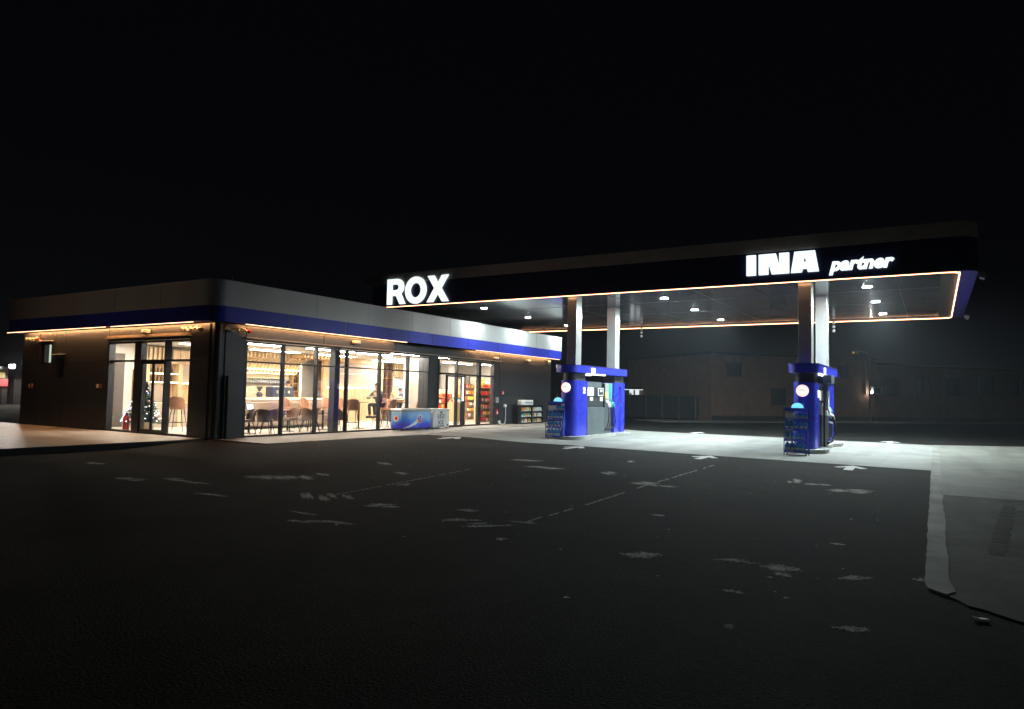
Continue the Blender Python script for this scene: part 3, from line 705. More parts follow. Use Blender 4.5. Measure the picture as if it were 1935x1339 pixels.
cp('end_fascia', 'lip_violet', lambda m: cring(m, XO-.003, XK+.103, YO-.003, YO+1.0, ZS+.002, ZS+.22, .05, (.353, .353, .05, .05)) if False else m.box(XO+.4, XK-.3, YO-.006, YO-.001, ZS+.03, ZG-.02))
def f(m):
    xs = [XF+.02+k*1.53 for k in range(9)]; ys = [YR+.02+k*1.0 for k in range(22)]
    for a, b in zip(xs, xs[1:]):
        pass
    m.box(XF+.02, XK-.02, YR+.03, YL-.14, ZS+.05, ZS+.14)
cp('soffit', 'soffit_metal', f)
def f(m):
    for x in (25.45, 28.9, 31.6): m.box(x-.012, x+.012, YR+.03, YL-.14, ZS+.046, ZS+.052)
    for y in (.95, 3.95, 6.9, 12.8, 17.9): m.box(XF+.03, XK-.03, y-.006, y+.006, ZS+.0455, ZS+.052)
cp('soffit_joint', 'soffit_seam', f)
def f(m):
    for y in (5.0, 10.0): m.box(XF+.04, XK-.04, y, y+.34, ZS+.036, ZS+.0445)
cp('soffit_channel', 'soffit_metal', f)
cp('soffit_rim', 'soffit_metal', lambda m: (m.box(XF-.010, XF+.012, YR, YL-.13, ZS+.02, ZS+.14), m.box(XK-.012, XK+.010, YR, YL-.13, ZS+.02, ZS+.14), m.box(XF+.013, XK-.013, YR-.010, YR+.012, ZS+.02, ZS+.14)))
cp('added_matte_border', 'added_matte_border', lambda m: (m.box(XK-.55, XK-.013, YR+.03, YL-.14, ZS+.035, ZS+.046), m.box(XF+.013, XF+.12, YR+.03, YL-.14, ZS+.035, ZS+.046), m.box(XF+.121, XK-.551, YR+.013, YR+.45, ZS+.035, ZS+.046)))  # matte border added to blur the reflection of the light strip
cp('roof', 'roof_membrane', lambda m: m.box(XO+.15, XK-.05, YO+.15, YL-.15, ZG-.2, ZG-.1))
c_ = .28
led('light_strip', [(XK, YL-.2, ZS)] + [(XK, YR+c_, ZS), (XK-.09, YR+.09, ZS), (XK-c_, YR, ZS), (XF+c_, YR, ZS), (XF+.09, YR+.09, ZS), (XF, YR+c_, ZS), (XF, YL-.2, ZS)], .017, 'led_warm', can, CO)
# downlights
for x in (24.5, 28.25, 32.35):
    for y in (16.35, 8.43, 1.8):
        fx = cp('downlight', 'white_plastic', lambda m: m.lathe([(.125, ZS+.049), (.15, ZS+.049), (.15, ZS+.045), (.125, ZS+.045)], (x, y), 24), True)
        pt('lens', 'downlight_lens_soft' if y > 16 else 'downlight_lens', fx, lambda m: m.lathe([(.122, ZS+.0445), (.122, ZS+.0425)], (x, y), 24), CO)
# columns
for (x0, x1) in ((22.6, 23.05), (26.2, 26.65)):
    for yc in (3.36, 11.24):
        c = cp('column', 'brushed_steel', lambda m: m.box(x0, x1, yc-.185, yc+.185, .1, ZS+.048, .012))
        pt('joint_band', 'grey_plastic', c, lambda m: (m.box(x0-.002, x1+.002, yc-.187, yc+.187, 4.05, 4.058), m.box(x0+.22, x0+.226, yc-.187, yc-.1851, 2.6, 5.2)), CO)
# things hanging on the canopy
t = empty('canopy_floodlight', (XF+.35, YO-.02, 5.0), 'grey floodlight bracket on the right end of the canopy, front one', 'floodlight', 'brackets on the canopy end')
pt('lamp_housing', 'pole_metal', t, lambda m: (m.ob((.1, -.10, .06), (.34, .12, .14), rx=.4),))
pt('bracket', 'pole_metal', t, lambda m: m.box(.08, .12, -.10, .02, .06, .16))
c = copy_tree(t); c.location = (33.6, YO-.02, 5.0); c['label'] = 'grey floodlight bracket on the right end of the canopy, rear one'
def bauble(loc, lab):
    t = empty('hanging_baubles', loc, lab, 'decoration', 'bauble strings on the rear canopy edge')
    for k in range(3):
        pt('ball', 'white_plastic', t, lambda m: m.ball((0, 0, .18-k*.19), .07, 10), smooth=True)
    pt('string', 'pole_metal', t, lambda m: m.tube([(0, 0, .3), (0, 0, -.2)], .012, 6))
bauble((XK-.06, 13.08, 4.93), 'string of three pale baubles on the rear canopy edge between the pump islands')
bauble((XK-.06, 3.9, 4.93), 'string of three pale baubles on the rear canopy edge right of the right pump columns')

# ------------------------------------------------------------------ signs
sg = empty('canopy_sign', (XO-.05, 18.05, 5.22), 'large glowing white letters ROX above the shop', 'sign')
D = .05
Rl = [[(0, 0), (0, 1.07)] + [(.52, 1.07)] + arc(.52, .72, .38, .35, 90, -52, 12) + [(.99, 0), (.69, 0), (.48, .36), (.27, .36), (.27, 0)],
      [(.27, .60), (.27, .84), (.49, .84)] + arc(.49, .72, .13, .12, 90, -90, 8)]
Ol = [arc(.565, .535, .555, .56, 0, 351, 39), arc(.565, .535, .27, .30, 0, 351, 39)]
Xl = [[(0, 0), (.37, .56), (.03, 1.07), (.36, 1.07), (.555, .78), (.745, 1.07), (1.07, 1.07), (.73, .55), (1.10, 0), (.77, 0), (.55, .325), (.33, 0)]]
for lp, dy in ((Rl, 1.62), (Ol, .66), (Xl, -.49)):
    glyph(lp, D, 'sign_white', sg, (0, dy, 0))
si = empty('canopy_sign', (XO-.05, 2.85, 5.38), 'glowing white letters INA partner on the right of the canopy', 'sign')
H_ = .63
Il = [[(0, 0), (0, H_), (.275, H_), (.275, 0)]]
Nl = [[(0, 0), (0, H_), (.50, H_), (.60, .24), (.60, H_), (.88, H_), (.88, 0), (.38, 0), (.28, .37), (.28, 0)]]
Al = [[(0, 0), (.10, H_), (.67, H_), (.775, 0), (.47, 0), (.45, .10), (.33, .10), (.30, 0)], [(.34, .31), (.43, .31), (.385, .47)]]
for lp, dy in ((Il, 2.12), (Nl, 1.755), (Al, .82)):
    glyph(lp, .09, 'sign_white', si, (0, dy, .02))
text('partner', .52, .06, 'sign_white', si, (0, -.26, .015), FACE_X, offset=.024, shear=.25, sx=1.0)

# ------------------------------------------------------------------ pump islands
def island(yc, lab, number, cat='pump island'):
    """local frame: x along the island from its nose lobe, y across, z up"""
    t = empty('pump_island', (22.0, yc, 0), lab, cat, 'concrete pump islands')
    def f(m):
        left = arc(.62, 0, .62, .62, 90, 270, 16); right = arc(4.75, 0, .62, .62, -90, 90, 16)
        pts = left + [(1.15, -.60), (1.5, -.40), (3.9, -.40), (4.2, -.60)] + right + [(4.2, .60), (3.9, .40), (1.5, .40), (1.15, .60)]
        m.prism(pts, -.05, .13)
    pt('island_base', 'island_concrete', t, f)
    return t
def housing(yc, number, lab):
    t = empty('pump_housing', (22.0, yc, .13), lab, 'pump housing', 'blue pump housings')
    O = (0, 0, .13)
    def f(m): m.prism(round_rect(.25, 1.33, -.31, .31, (.30, 0, 0, .30)), .13, 2.12)
    pt('front_cladding', 'housing_blue', t, f, O, True)
    def f(m):
        # rear body in two halves with a slot on each side
        m.prism([(3.90, -.30), (4.36, -.30), (4.36, .30), (3.90, .30)], .13, 2.12)
        m.prism([(4.58, -.30), (4.96, -.30), (4.96, .30), (4.58, .30)], .13, 2.12)
        m.box(4.362, 4.578, -.30, .30, 1.95, 2.12); m.box(4.362, 4.578, -.18, .18, .13, 1.948)
    pt('rear_cladding', 'housing_blue', t, f, O)
    pt('neck', 'dispenser_dark', t, lambda m: m.prism(round_rect(.33, 1.28, -.26, .26, (.25, 0, 0, .25)), 2.121, 2.40), O, True)
    pt('neck', 'dispenser_dark', t, lambda m: m.box(4.0, 4.9, -.26, .26, 2.121, 2.40), O)
    pt('header', 'housing_blue', t, lambda m: m.prism(round_rect(-.05, 4.9, -.43, .43, (.42, .02, .02, .42), 12), 2.40, 2.655), O, True)
    pt('header_trim', 'lip_violet', t, lambda m: m.prism(round_rect(-.065, 4.915, -.445, .445, (.43, .03, .03, .43), 12), 2.655, 2.672), O, True)
    for s in (-1, 1):
        pt('tube_light', 'header_light', t, lambda m: m.box(1.36, 2.95, s*.30-.035, s*.30+.035, 2.355, 2.395), O)
        hb = pt('number_box', 'number_white', t, lambda m: m.box(1.40, 1.72, s*.43-.02, s*.43+.02, 2.42, 2.60), O)
        text(number, .30, .03, 'number_white', t, (.98 if s < 0 else 1.2, s*.325, 1.54), FACE_Y if s < 0 else Matrix.Rotation(math.pi, 4, 'Z') @ FACE_Y, offset=.012, name='number_sign')
    # disc sign on the nose
    d = pt('disc_sign', 'disc_white', t, lambda m: m.cone((.235, .02, 1.86), (.275, .02, 1.86), .175, n=28), O)
    def f(m):
        a = [(.228, .02+r*math.cos(q), 1.86+r*math.sin(q)) for r in (.165, .140) for q in [2*math.pi*i/28 for i in range(28)]]
        v = [m.b.verts.new(p) for p in a]
        for i in range(28): m.b.faces.new((v[i], v[(i+1) % 28], v[28+(i+1) % 28], v[28+i]))
    pt('ring', 'disc_ring', d, f, O)
    text('LPG', .11, .008, 'grey_plastic', d, (.226, .13, 1.71), FACE_X, name='lettering')
    # nozzle niche fittings on the rear body
    pt('niche_fitting', 'label_white', t, lambda m: [m.box(4.40, 4.54, s*.19-.008, s*.19+.008, z0, z1) for s in (-1, 1) for z0, z1 in ((1.05, 1.40), (.78, .86), (.42, .50))], O)
    return t
def dispenser(yc, lab):
    t = empty('fuel_dispenser', (22.0, yc, .13), lab, 'fuel pump', 'grey fuel dispensers')
    O = (0, 0, .13)
    pt('cabinet', 'dispenser_grey', t, lambda m: (m.box(1.42, 3.0, -.29, .29, .13, 1.14, .012)), O)
    pt('side_frame', 'dispenser_dark', t, lambda m: (m.box(1.36, 1.415, -.26, .26, .13, 1.16), m.box(3.005, 3.06, -.27, .27, .13, 2.05)), O)
    pt('head', 'dispenser_dark', t, lambda m: (m.box(1.50, 2.98, -.22, .22, 1.142, 1.56, .01), m.box(1.44, 2.98, -.25, .25, 1.562, 1.90, .01)), O)
    pt('top_panel', 'dispenser_grey', t, lambda m: m.box(1.70, 2.98, -.16, .16, 1.902, 2.12, .008), O)
    for s in (-1, 1):
        F = FACE_Y if s < 0 else Matrix.Rotation(math.pi, 4, 'Z') @ FACE_Y
        pt('display', 'screen_white', t, lambda m: m.box(1.47, 2.0, s*.262-.008, s*.262+.008, 1.58, 1.88), O)
        pt('keypad', 'white_plastic', t, lambda m: (m.box(2.40, 2.90, s*.262-.008, s*.262+.008, 1.58, 1.88),), O)
        pt('terminal', 'dispenser_dark', t, lambda m: (m.box(2.46, 2.84, s*.273-.006, s*.273+.006, 1.62, 1.85),), O)
        pt('terminal_screen', 'screen_white', t, lambda m: (m.box(2.56, 2.74, s*.282-.003, s*.282+.003, 1.73, 1.82),), O)
        pt('notice', 'label_white', t, lambda m: (m.box(1.74, 2.02, s*.228-.006, s*.228+.006, 1.40, 1.54), m.box(2.66, 2.94, s*.228-.006, s*.228+.006, 1.38, 1.54)), O)
        cols = ['yellow_plastic', 'label_white', 'green_plastic', 'cyan_plastic']
        pt('grade_panel', 'grey_plastic', t, lambda m: m.box(3.07, 3.84, s*.20-.03, s*.20+.03, 1.45, 2.08), O)
        for k in range(4):
            x = 3.14+k*.18
            pt('grade_strip', cols[k], t, lambda m: m.box(x, x+.12, s*.236-.004, s*.236+.004, 1.50, 2.05 if k > 1 else 1.75), O)
            def f(m):
                m.tube([(x+.05, s*.24, 1.36), (x+.05, s*.31, 1.32), (x+.06, s*.36, 1.24), (x+.07, s*.37, 1.14)], [.03, .045, .04, .024], 8)
                m.box(x+.02, x+.09, s*.26-.02, s*.26+.02, 1.38, 1.44)
            pt('nozzle', ['white_plastic', 'white_plastic', 'green_plastic', 'cyan_plastic'][k], t, f, O, True)
            hp = [(x+.07, s*.36, 1.15), (x+.07, s*.38, .9), (x+.05+.05*k, s*.37, .6), (x-.02+.06*k, s*.34, .38), (x-.10+.02*k, s*.27, .28), (3.1+.05*k, s*.20, .30)]
            pt('hose', 'black_rubber', t, lambda m: m.tube(hp, .020, 8), O, True)
        pt('hose_panel', 'dispenser_grey', t, lambda m: m.box(3.065, 3.85, s*.12-.07, s*.12+.07, .13, 1.44), O)
    return t
for yc, num, side in ((11.24, '2', 'left'), (3.36, '1', 'right')):
    island(yc, 'pale concrete island base under the %s pump beside %s' % (side, 'the shop' if side == 'left' else 'the kerb'), num)
    housing(yc, num, 'blue rounded pump housing with header of the %s pump, numbered %s' % (side, num))
    dispenser(yc, 'grey fuel dispenser with coloured nozzles in the %s blue housing' % side)
# extra box and big nozzle on the side of the right pump
t = empty('autogas_unit', (23.55, 2.98, .13), 'grey autogas unit with pale nozzle and thick hose on the right pump', 'fuel pump')
pt('top_box', 'dispenser_grey', t, lambda m: m.box(0, .75, -.24, .0, 1.98, 2.24, .01))
pt('gauge_panel', 'white_plastic', t, lambda m: (m.box(.05, .3, -.10, -.06, .98, 1.15), m.box(.35, .70, -.10, -.06, 1.2, 1.75)))
pt('backplate', 'dispenser_dark', t, lambda m: m.box(0, .75, -.06, .0, .02, 1.96))
pt('hose', 'black_rubber', t, lambda m: m.tube([(.55, -.20, .95), (.75, -.26, .7), (.78, -.25, .4), (.6, -.18, .18), (.35, -.1, .12)], .035, 10), smooth=True)
pt('nozzle', 'white_plastic', t, lambda m: (m.tube([(.45, -.1, 1.02), (.6, -.18, .96), (.68, -.24, .86)], [.06, .065, .03], 10), m.tube([(.42, -.12, .78), (.6, -.2, .74)], .03, 8)), smooth=True)

# ------------------------------------------------------------------ bottle racks
def jug_mesh(name, mat, hgt, wdt, dep):
    m = MB(); m.box(-dep/2, dep/2, -wdt/2, wdt/2, 0, hgt*.72, min(wdt, dep)*.18)
    m.xprism([(-wdt*.45, hgt*.70), (wdt*.45, hgt*.70), (wdt*.14, hgt*.90), (-wdt*.14, hgt*.90)], -dep*.3, dep*.3)
    o = m.build(name, mat, smooth=False)
    c = MB(); c.cone((0, 0, hgt*.88), (0, 0, hgt), wdt*.13, n=10); c.build('cap', 'rack_navy', o)
    l = MB(); l.box(-dep/2-.004, -dep/2-.001, -wdt*.36, wdt*.36, hgt*.06, hgt*.36); l.build('label_sticker', 'label_white', o)
    return o
def rack(loc, side, rz=0):
    t = empty('display_rack', loc, 'black wire rack of blue bottles in front of the %s pump' % side, 'rack', 'bottle racks by the pumps', rz)
    # faces -x; width along y
    W = .33
    pt('post', 'black_metal', t, lambda m: [m.tube([(-.20 if sx < 0 else .20, sy*W, 0), (-.20 if sx < 0 else .20, sy*W, .62), (-.15 if sx < 0 else .20, sy*W, .95), (-.04 if sx < 0 else .20, sy*W, 1.12), (.02 if sx < 0 else .20, sy*W, 1.34)], .012, 6) for sx in (-1, 1) for sy in (-1, 1)])
    pt('side_panel', 'rack_navy', t, lambda m: [m.xprism([(-.17, .06), (.19, .06), (.19, 1.30), (.04, 1.30), (-.02, 1.1), (-.13, .93), (-.17, .62)], sy*(W-.018)-.004, sy*(W-.018)+.004, 'Y') for sy in (-1,)])
    sd = pt('side_roundel', 'bottle_cyan', t, lambda m: m.cone((.05, -W-.001, .55), (.05, -W+.012, .55), .12, n=20))
    for z, x0 in ((.10, -.19), (.42, -.19), (.72, -.17), (1.00, -.09)):
        pt('shelf', 'rack_navy', t, lambda m: (m.box(x0, .19, -W+.02, W-.02, z, z+.015), m.box(x0-.012, x0, -W+.0, W-.0, z-.03, z+.04)))
    pt('price_strip', 'label_white', t, lambda m: [m.box(x0-.020, x0-.0125, W-.24, W-.08, z-.012, z+.018) for z, x0 in ((.10, -.19), (.42, -.19), (.72, -.17), (1.00, -.09))])
    pt('header_board', 'rack_navy', t, lambda m: m.box(.02, .04, -W, W, 1.25, 1.34))
    pt('back_wires', 'black_metal', t, lambda m: [m.cone((.196, -W+.06*k, .05), (.196, -W+.06*k, 1.30), .003, n=4) for k in range(12)])
    h = arc(0, 0, .165, .15, 0, 180, 16)
    pt('round_topper', 'semicircle_cyan', t, lambda m: m.xprism([(-.03+a, 1.335+b) for a, b in h], .03, .045))
    pt('castor', 'black_rubber', t, lambda m: [m.cone((x, y-.015, .035), (x, y+.015, .035), .035, n=10) for x in (-.17, .17) for y in (-.25, .25)])
    return t
rk = {}
for side, loc, rz in (('left', (22.20-.22+.2, 11.58, .012), R(6)), ('right', (21.42+.0, 3.42, .012), R(10))):
    rk[side] = rack(loc, side, rz)
j_big = jug_mesh('bottle', 'bottle_blue', .27, .145, .12); j_mid = jug_mesh('bottle', 'bottle_blue', .24, .112, .11)
j_top = jug_mesh('bottle', 'bottle_cyan', .20, .075, .07); j_slim = jug_mesh('bottle', 'label_white', .21, .056, .05)
used = set()
ORD = ['first', 'second', 'third', 'fourth', 'fifth', 'sixth', 'seventh', 'eighth', 'ninth', 'tenth', 'eleventh', 'twelfth', 'thirteenth', 'fourteenth', 'fifteenth', 'sixteenth']
def put(proto, world, lab, cat, grp, rz=0):
    if proto.name in used: o = copy_tree(proto)
    else: o = proto; used.add(proto.name)
    o.location = world; o.rotation_euler = (0, 0, rz); tag(o, lab, cat, grp); return o
for side, r_ in rk.items():
    mw = Matrix.Translation(r_.location) @ Matrix.Rotation(r_.rotation_euler[2], 4, 'Z')
    G = 'bottles on the %s rack' % side
    rows = [(.117, -.12, 4, j_big, 'big blue jug on the bottom shelf of the %s bottle rack'), (.437, -.12, 4, j_mid, 'blue jug on the second shelf up of the %s bottle rack'),
            (.737, -.10, 5, j_mid, 'blue jug on the third shelf up of the %s bottle rack')]
    for z, x, n, pr, lab in rows:
        for k in range(n):
            y = .24-.48*k/(n-1 if n == 5 else 3.6)
            put(pr, mw @ Vector((x, y, z)), (lab % side)+', %s from the left' % ORD[k], 'bottle', G, r_.rotation_euler[2]+random.uniform(-.15, .15))
    for k in range(5): put(j_slim, mw @ Vector((-.05, .27-.062*k, 1.017)), 'slim pale bottle on the top shelf of the %s bottle rack, %s from the left' % (side, ORD[k]), 'bottle', G, r_.rotation_euler[2])
    for k in range(4): put(j_top, mw @ Vector((-.05, -.04-.078*k, 1.017)), 'small light blue bottle, %s from the left, top shelf of the %s bottle rack' % (ORD[k], side), 'bottle', G, r_.rotation_euler[2])
    dn = r_
t = empty('price_card', (21.22, 3.50, .44), 'small white card hanging on the right bottle rack', 'card')
pt('card', 'label_white', t, lambda m: m.xprism([(-.05, .0), (.05, .0), (.0, -.11)], -.01, .0), smooth=False)

# ------------------------------------------------------------------ freezers and outdoor shelf
fz = empty('ice_cream_freezer', (19.96, 16.86, .15), 'blue printed ice cream chest freezer with silver lid outside the windows', 'freezer', rz=R(2))
pt('body', 'freezer_print', fz, lambda m: m.box(.0, 1.82, 0, .50, .06, .70, .03))
pt('lid', 'brushed_steel', fz, lambda m: m.box(-.02, 1.84, -.02, .52, .702, .79, .02))
pt('glass_top', 'grey_plastic', fz, lambda m: m.box(.08, 1.74, .05, .47, .79, .81))
pt('foot', 'black_rubber', fz, lambda m: [m.box(x, x+.06, y, y+.06, 0, .06) for x in (.06, 1.70) for y in (.03, .40)])
def swoosh(m):
    top = [(.12, -.004, .10), (.45, -.004, .17), (.75, -.004, .29), (.98, -.004, .43)]; bot = [(.12, -.004, .08), (.5, -.004, .11), (.85, -.004, .20), (1.08, -.004, .33)]
    for i in range(3): m.quad(bot[i], bot[i+1], top[i+1], top[i])
pt('swoosh_print', 'label_white', fz, swoosh)
lg = pt('round_emblem', 'label_white', fz, lambda m: m.cone((1.12, -.012, .42), (1.12, -.001, .42), .17, n=24))
def crescent(m, cx, cz, r, y):
    o = arc(cx, cz, r, r, 150, 380, 14); i = arc(cx+.02, cz+.03, r*.72, r*.72, 380, 150, 14)
    v = [m.b.verts.new((a, y, b)) for a, b in o+i]; n = len(o)
    for k in range(n-1): m.b.faces.new((v[k], v[k+1], v[2*n-2-k], v[2*n-1-k]))
pt('emblem_swirl', 'red_plastic', lg, lambda m: crescent(m, 1.12, .42, .15, -.016))
pt('emblem_swirl', 'rack_navy', lg, lambda m: (crescent(m, 1.13, .45, .08, -.015), m.cone((1.14, -.017, .50), (1.14, -.013, .50), .045, n=12)))
l2 = pt('round_emblem', 'label_white', fz, lambda m: m.cone((-.010, .26, .44), (-.001, .26, .44), .12, n=24))
pt('emblem_swirl', 'red_plastic', l2, lambda m: (m.cone((-.016, .25, .45), (-.011, .25, .45), .07, n=18),))
ic = empty('ice_freezer', (21.88, 16.88, .15), 'white chest freezer lettered LED ICE beside the blue freezer', 'freezer', rz=R(2))
pt('body', 'white_plastic', ic, lambda m: m.box(0, 1.12, 0, .52, .05, .72, .02))
pt('lid', 'white_plastic', ic, lambda m: m.box(-.01, 1.13, -.015, .53, .725, .79, .015))
pt('foot', 'black_rubber', ic, lambda m: [m.box(x, x+.05, y, y+.05, 0, .05) for x in (.05, 1.0) for y in (.03, .42)])
text('LED', .24, .006, 'dispenser_dark', ic, (.53, -.004, .42), FACE_Y, align='CENTER', sx=1.15)
text('ICE', .22, .006, 'dispenser_dark', ic, (.53, -.004, .17), FACE_Y, align='CENTER', sx=1.15)
text('091 225 9000', .075, .004, 'dispenser_dark', ic, (.53, -.004, .085), FACE_Y, align='CENTER')
pt('rule_line', 'dispenser_dark', ic, lambda m: m.box(.30, .78, -.006, -.001, .375, .383))
pt('bowl_emblem', 'dispenser_grey', ic, lambda m: m.xprism([(.44, .70), (.50, .60), (.58, .60), (.64, .70), (.58, .66), (.54, .69), (.50, .66)], -.006, -.001, 'Y'))
pt('badge', 'dispenser_dark', ic, lambda m: m.xprism([(.92, .10), (1.02, .10), (1.06, .17), (.96, .17)], -.006, -.001, 'Y'))
cab = empty('outdoor_shelf', (28.7, 17.05, .15), 'dark two-bay shelf cabinet of bottles against the wall right of the windows', 'shelf')
def f(m):
    m.box(0, .03, 0, .30, 0, .90); m.box(.03, 2.45, .27, .30, 0, .90); m.box(2.45, 2.48, 0, .30, 0, .90); m.box(.03, 2.45, 0, .27, .87, .90); m.box(.03, 2.45, 0, .27, 0, .05); m.box(1.33, 1.39, 0, .27, .05, .87); m.box(.03, .28, 0, .02, .05, .87)
pt('cabinet_body', 'anthracite_dark', cab, f)
for z in (.32, .60): pt('shelf_board', 'grey_plastic', cab, lambda m: (m.box(.285, 1.325, .01, .26, z, z+.015), m.box(1.395, 2.445, .01, .26, z, z+.015)))
cb = {}
for nm in ('yellow_plastic', 'label_white', 'green_plastic', 'orange_plastic'):
    cb[nm] = jug_mesh('bottle', nm, .20, .12, .10)
    cb[nm].data.transform(Matrix.Rotation(math.pi/2, 4, 'Z'))
    for ch in cb[nm].children: ch.data.transform(Matrix.Rotation(math.pi/2, 4, 'Z'))
for bay, x0, w_ in (('left', .36, .9), ('right', 1.46, .9)):
    for row, z in enumerate((.051, .336, .616)):
        for k in range(6):
            key = random.choice(list(cb)); nmz = {'yellow_plastic': 'yellow', 'label_white': 'white', 'green_plastic': 'green', 'orange_plastic': 'orange'}[key]
            put(cb[key], (28.7+x0+w_*k/5, 17.05+.11, .15+z), '%s bottle, %s from the left, %s row, %s bay of the outdoor shelf' % (nmz, ORD[k], ('bottom', 'middle', 'top')[row], bay), 'bottle', 'bottles in the outdoor shelf', random.uniform(-.2, .2))
wb = empty('white_crate', (29.05, 17.08, 1.05), 'white crate of packets lying on top of the outdoor shelf', 'crate')
pt('crate_body', 'white_plastic', wb, lambda m: m.box(0, 1.15, 0, .24, .0, .25, .03))
pt('print_block', 'grey_plastic', wb, lambda m: [m.box(.4+.17*k, .52+.17*k, -.006, -.001, .08, .17) for k in range(4)])

# ------------------------------------------------------------------ interior furniture
def shell_chair(name, lab, grp, fab, seat_h, back_h, leg='black_metal'):
    t = empty(name, (0, 0, 0), lab, 'chair' if seat_h < .6 else 'bar stool', grp)
    pt('seat', fab, t, lambda m: m.prism(round_rect(-.22, .22, -.23, .21, .12, 5), seat_h-.05, seat_h+.03), smooth=True)
    def f(m):   # curved backrest at -y side wrapping round
        n = 12; rings = []
        for i in range(n+1):
            a = R(200+140*i/n); k = math.sin(math.pi*i/n)**.3
            zt = seat_h+.12+(back_h-seat_h-.12)*k
            for (rr, z) in ((.245, seat_h+.0), (.275, zt)):
                pass
            o0 = m.b.verts.new((.245*math.cos(a), .235*math.sin(a), seat_h-.02)); o1 = m.b.verts.new((.27*math.cos(a), .30*math.sin(a), zt))
            i0 = m.b.verts.new((.215*math.cos(a), .205*math.sin(a), seat_h-.02)); i1 = m.b.verts.new((.235*math.cos(a), .265*math.sin(a), zt))
            rings.append((o0, o1, i1, i0))
        for A, B in zip(rings, rings[1:]):
            for q in range(4): m.b.faces.new((A[q], A[(q+1) % 4], B[(q+1) % 4], B[q]))
        m.b.faces.new(rings[0]); m.b.faces.new(rings[-1][::-1])
    pt('backrest', fab, t, f, smooth=True)
    for sx in (-1, 1):
        for sy in (-1, 1):
            pt('leg', leg, t, lambda m: m.cone((sx*.15, sy*.15, seat_h-.05), (sx*.24, sy*.24, 0), .016, .010, 8))
    if seat_h > .6:
        pt('footrest', leg, t, lambda m: m.tube([(.2, .2, .28), (-.2, .2, .28), (-.2, -.2, .28), (.2, -.2, .28), (.2, .2, .28)], .009, 6))
    return t
def table(loc, r, h, lab, top='walnut'):
    t = empty('table', loc, lab, 'table')
    pt('tabletop', top, t, lambda m: m.lathe([(r-.02, h-.03), (r, h-.015), (r-.005, h)], (0, 0), 24), smooth=True)
    pt('pedestal', 'black_metal', t, lambda m: m.lathe([(.035, .02), (.035, h-.03)], (0, 0), 12), smooth=True)
    pt('foot', 'black_metal', t, lambda m: m.lathe([(.24, 0), (.24, .012), (.05, .03)], (0, 0), 20), smooth=True)
    return t
ch = shell_chair('cafe_chair', 'x', 'cafe chairs behind the windows', 'fabric_brown', .46, .82)
G1 = 'cafe chairs behind the windows'
copies(ch, [((14.15, 18.15, FL), R(75), 'brown cafe chair nearest the left edge of the front windows', G1),
    ((14.75, 18.0, FL), R(-60), 'brown cafe chair seen from the side, second from the left edge of the windows', G1),
    ((15.35, 18.45, FL), R(8), 'brown cafe chair turned away before the bright laptop', G1),
    ((16.25, 18.6, FL), R(95), 'brown cafe chair just left of the third window mullion', G1),
    ((16.75, 18.2, FL), R(-80), 'brown cafe chair leaning away, middle of the front windows', G1),
    ((17.25, 18.7, FL), R(20), 'brown cafe chair behind the middle window facing the bar', G1),
    ((18.15, 18.3, FL), R(-70), 'brown cafe chair beside the blue-grey inner pillar', G1)])
bc = shell_chair('bar_stool', 'x', 'bar stools in the cafe', 'leather_rust', .76, 1.14)
G2 = 'bar stools in the cafe'
copies(bc, [((17.75, 20.55, FL), R(170), 'rust bar stool at the low wall left, below the barista', G2),
    ((18.7, 20.5, FL), R(185), 'rust bar stool at the low wall, second from the left', G2),
    ((19.85, 20.5, FL), R(175), 'rust bar stool at the low wall right of the blue sign reflection', G2),
    ((18.95, 18.4, FL), R(-35), 'brown bar stool left of the high table by the seated man', G2),
    ((20.3, 20.3, FL), R(160), 'bar stool behind the high table near the dark laptop', G2),
    ((21.25, 18.6, FL), R(10), 'brown bar stool behind the blue freezer, left of the beige wall', G2),
    ((21.9, 19.3, FL), R(150), 'bar stool behind the basket table by the windows', G2),
    ((22.35, 18.15, FL), R(60), 'brown bar stool against the beige wall over the white freezer', G2),
    ((14.0, 21.4, FL), R(-50), 'taupe bar stool seen through the side entrance', G2)])
copies(table((14.9, 19.2, FL), .38, .74, 'x'), [((14.85, 18.9, FL), 0, 'low round table with the open laptop behind the left windows', None),
    ((16.6, 19.1, FL), 0, 'low round table behind the second and third windows', None),
    ((18.3, 19.2, FL), 0, 'low round table near the inner pillar', None)])
copies(table((19.9, 19.0, FL), .36, 1.02, 'x'), [((19.9, 18.95, FL), 0, 'high round table in front of the seated man', None),
    ((22.1, 18.75, FL), 0, 'high round table with a pale basket behind the freezers', None)])
def laptop(loc, rz, lab, lit):
    t = empty('laptop', loc, lab, 'laptop', rz=rz)
    pt('keyboard_base', 'black_metal', t, lambda m: m.box(-.17, .17, -.12, .12, 0, .018))
    sc = pt('screen_lid', 'black_metal', t, lambda m: m.ob((0, .14, .12), (.34, .012, .23), rx=R(-14)))
    pt('display', 'screen_white' if lit else 'dispenser_dark', sc, lambda m: m.ob((0, .131, .12), (.31, .006, .20), rx=R(-14)))
laptop((14.95, 18.85, FL+.74), R(10), 'open laptop with bright screen on the low table behind the left windows', True)
laptop((20.1, 21.2, 1.30), R(25), 'dark open laptop on the low wall near the seated man', False)
bk = empty('bread_basket', (22.05, 18.7, FL+1.02), 'pale round basket on the high table behind the freezers', 'basket')
pt('basket_body', 'sweater_beige', bk, lambda m: m.lathe([(.10, 0), (.17, .10), (.15, .11), (.09, .02)], (0, 0), 16), smooth=True)
lw = empty('partition', (18.3, 21.25, FL), 'low beige partition topped by a lit ledge in front of the coffee bar', 'partition')
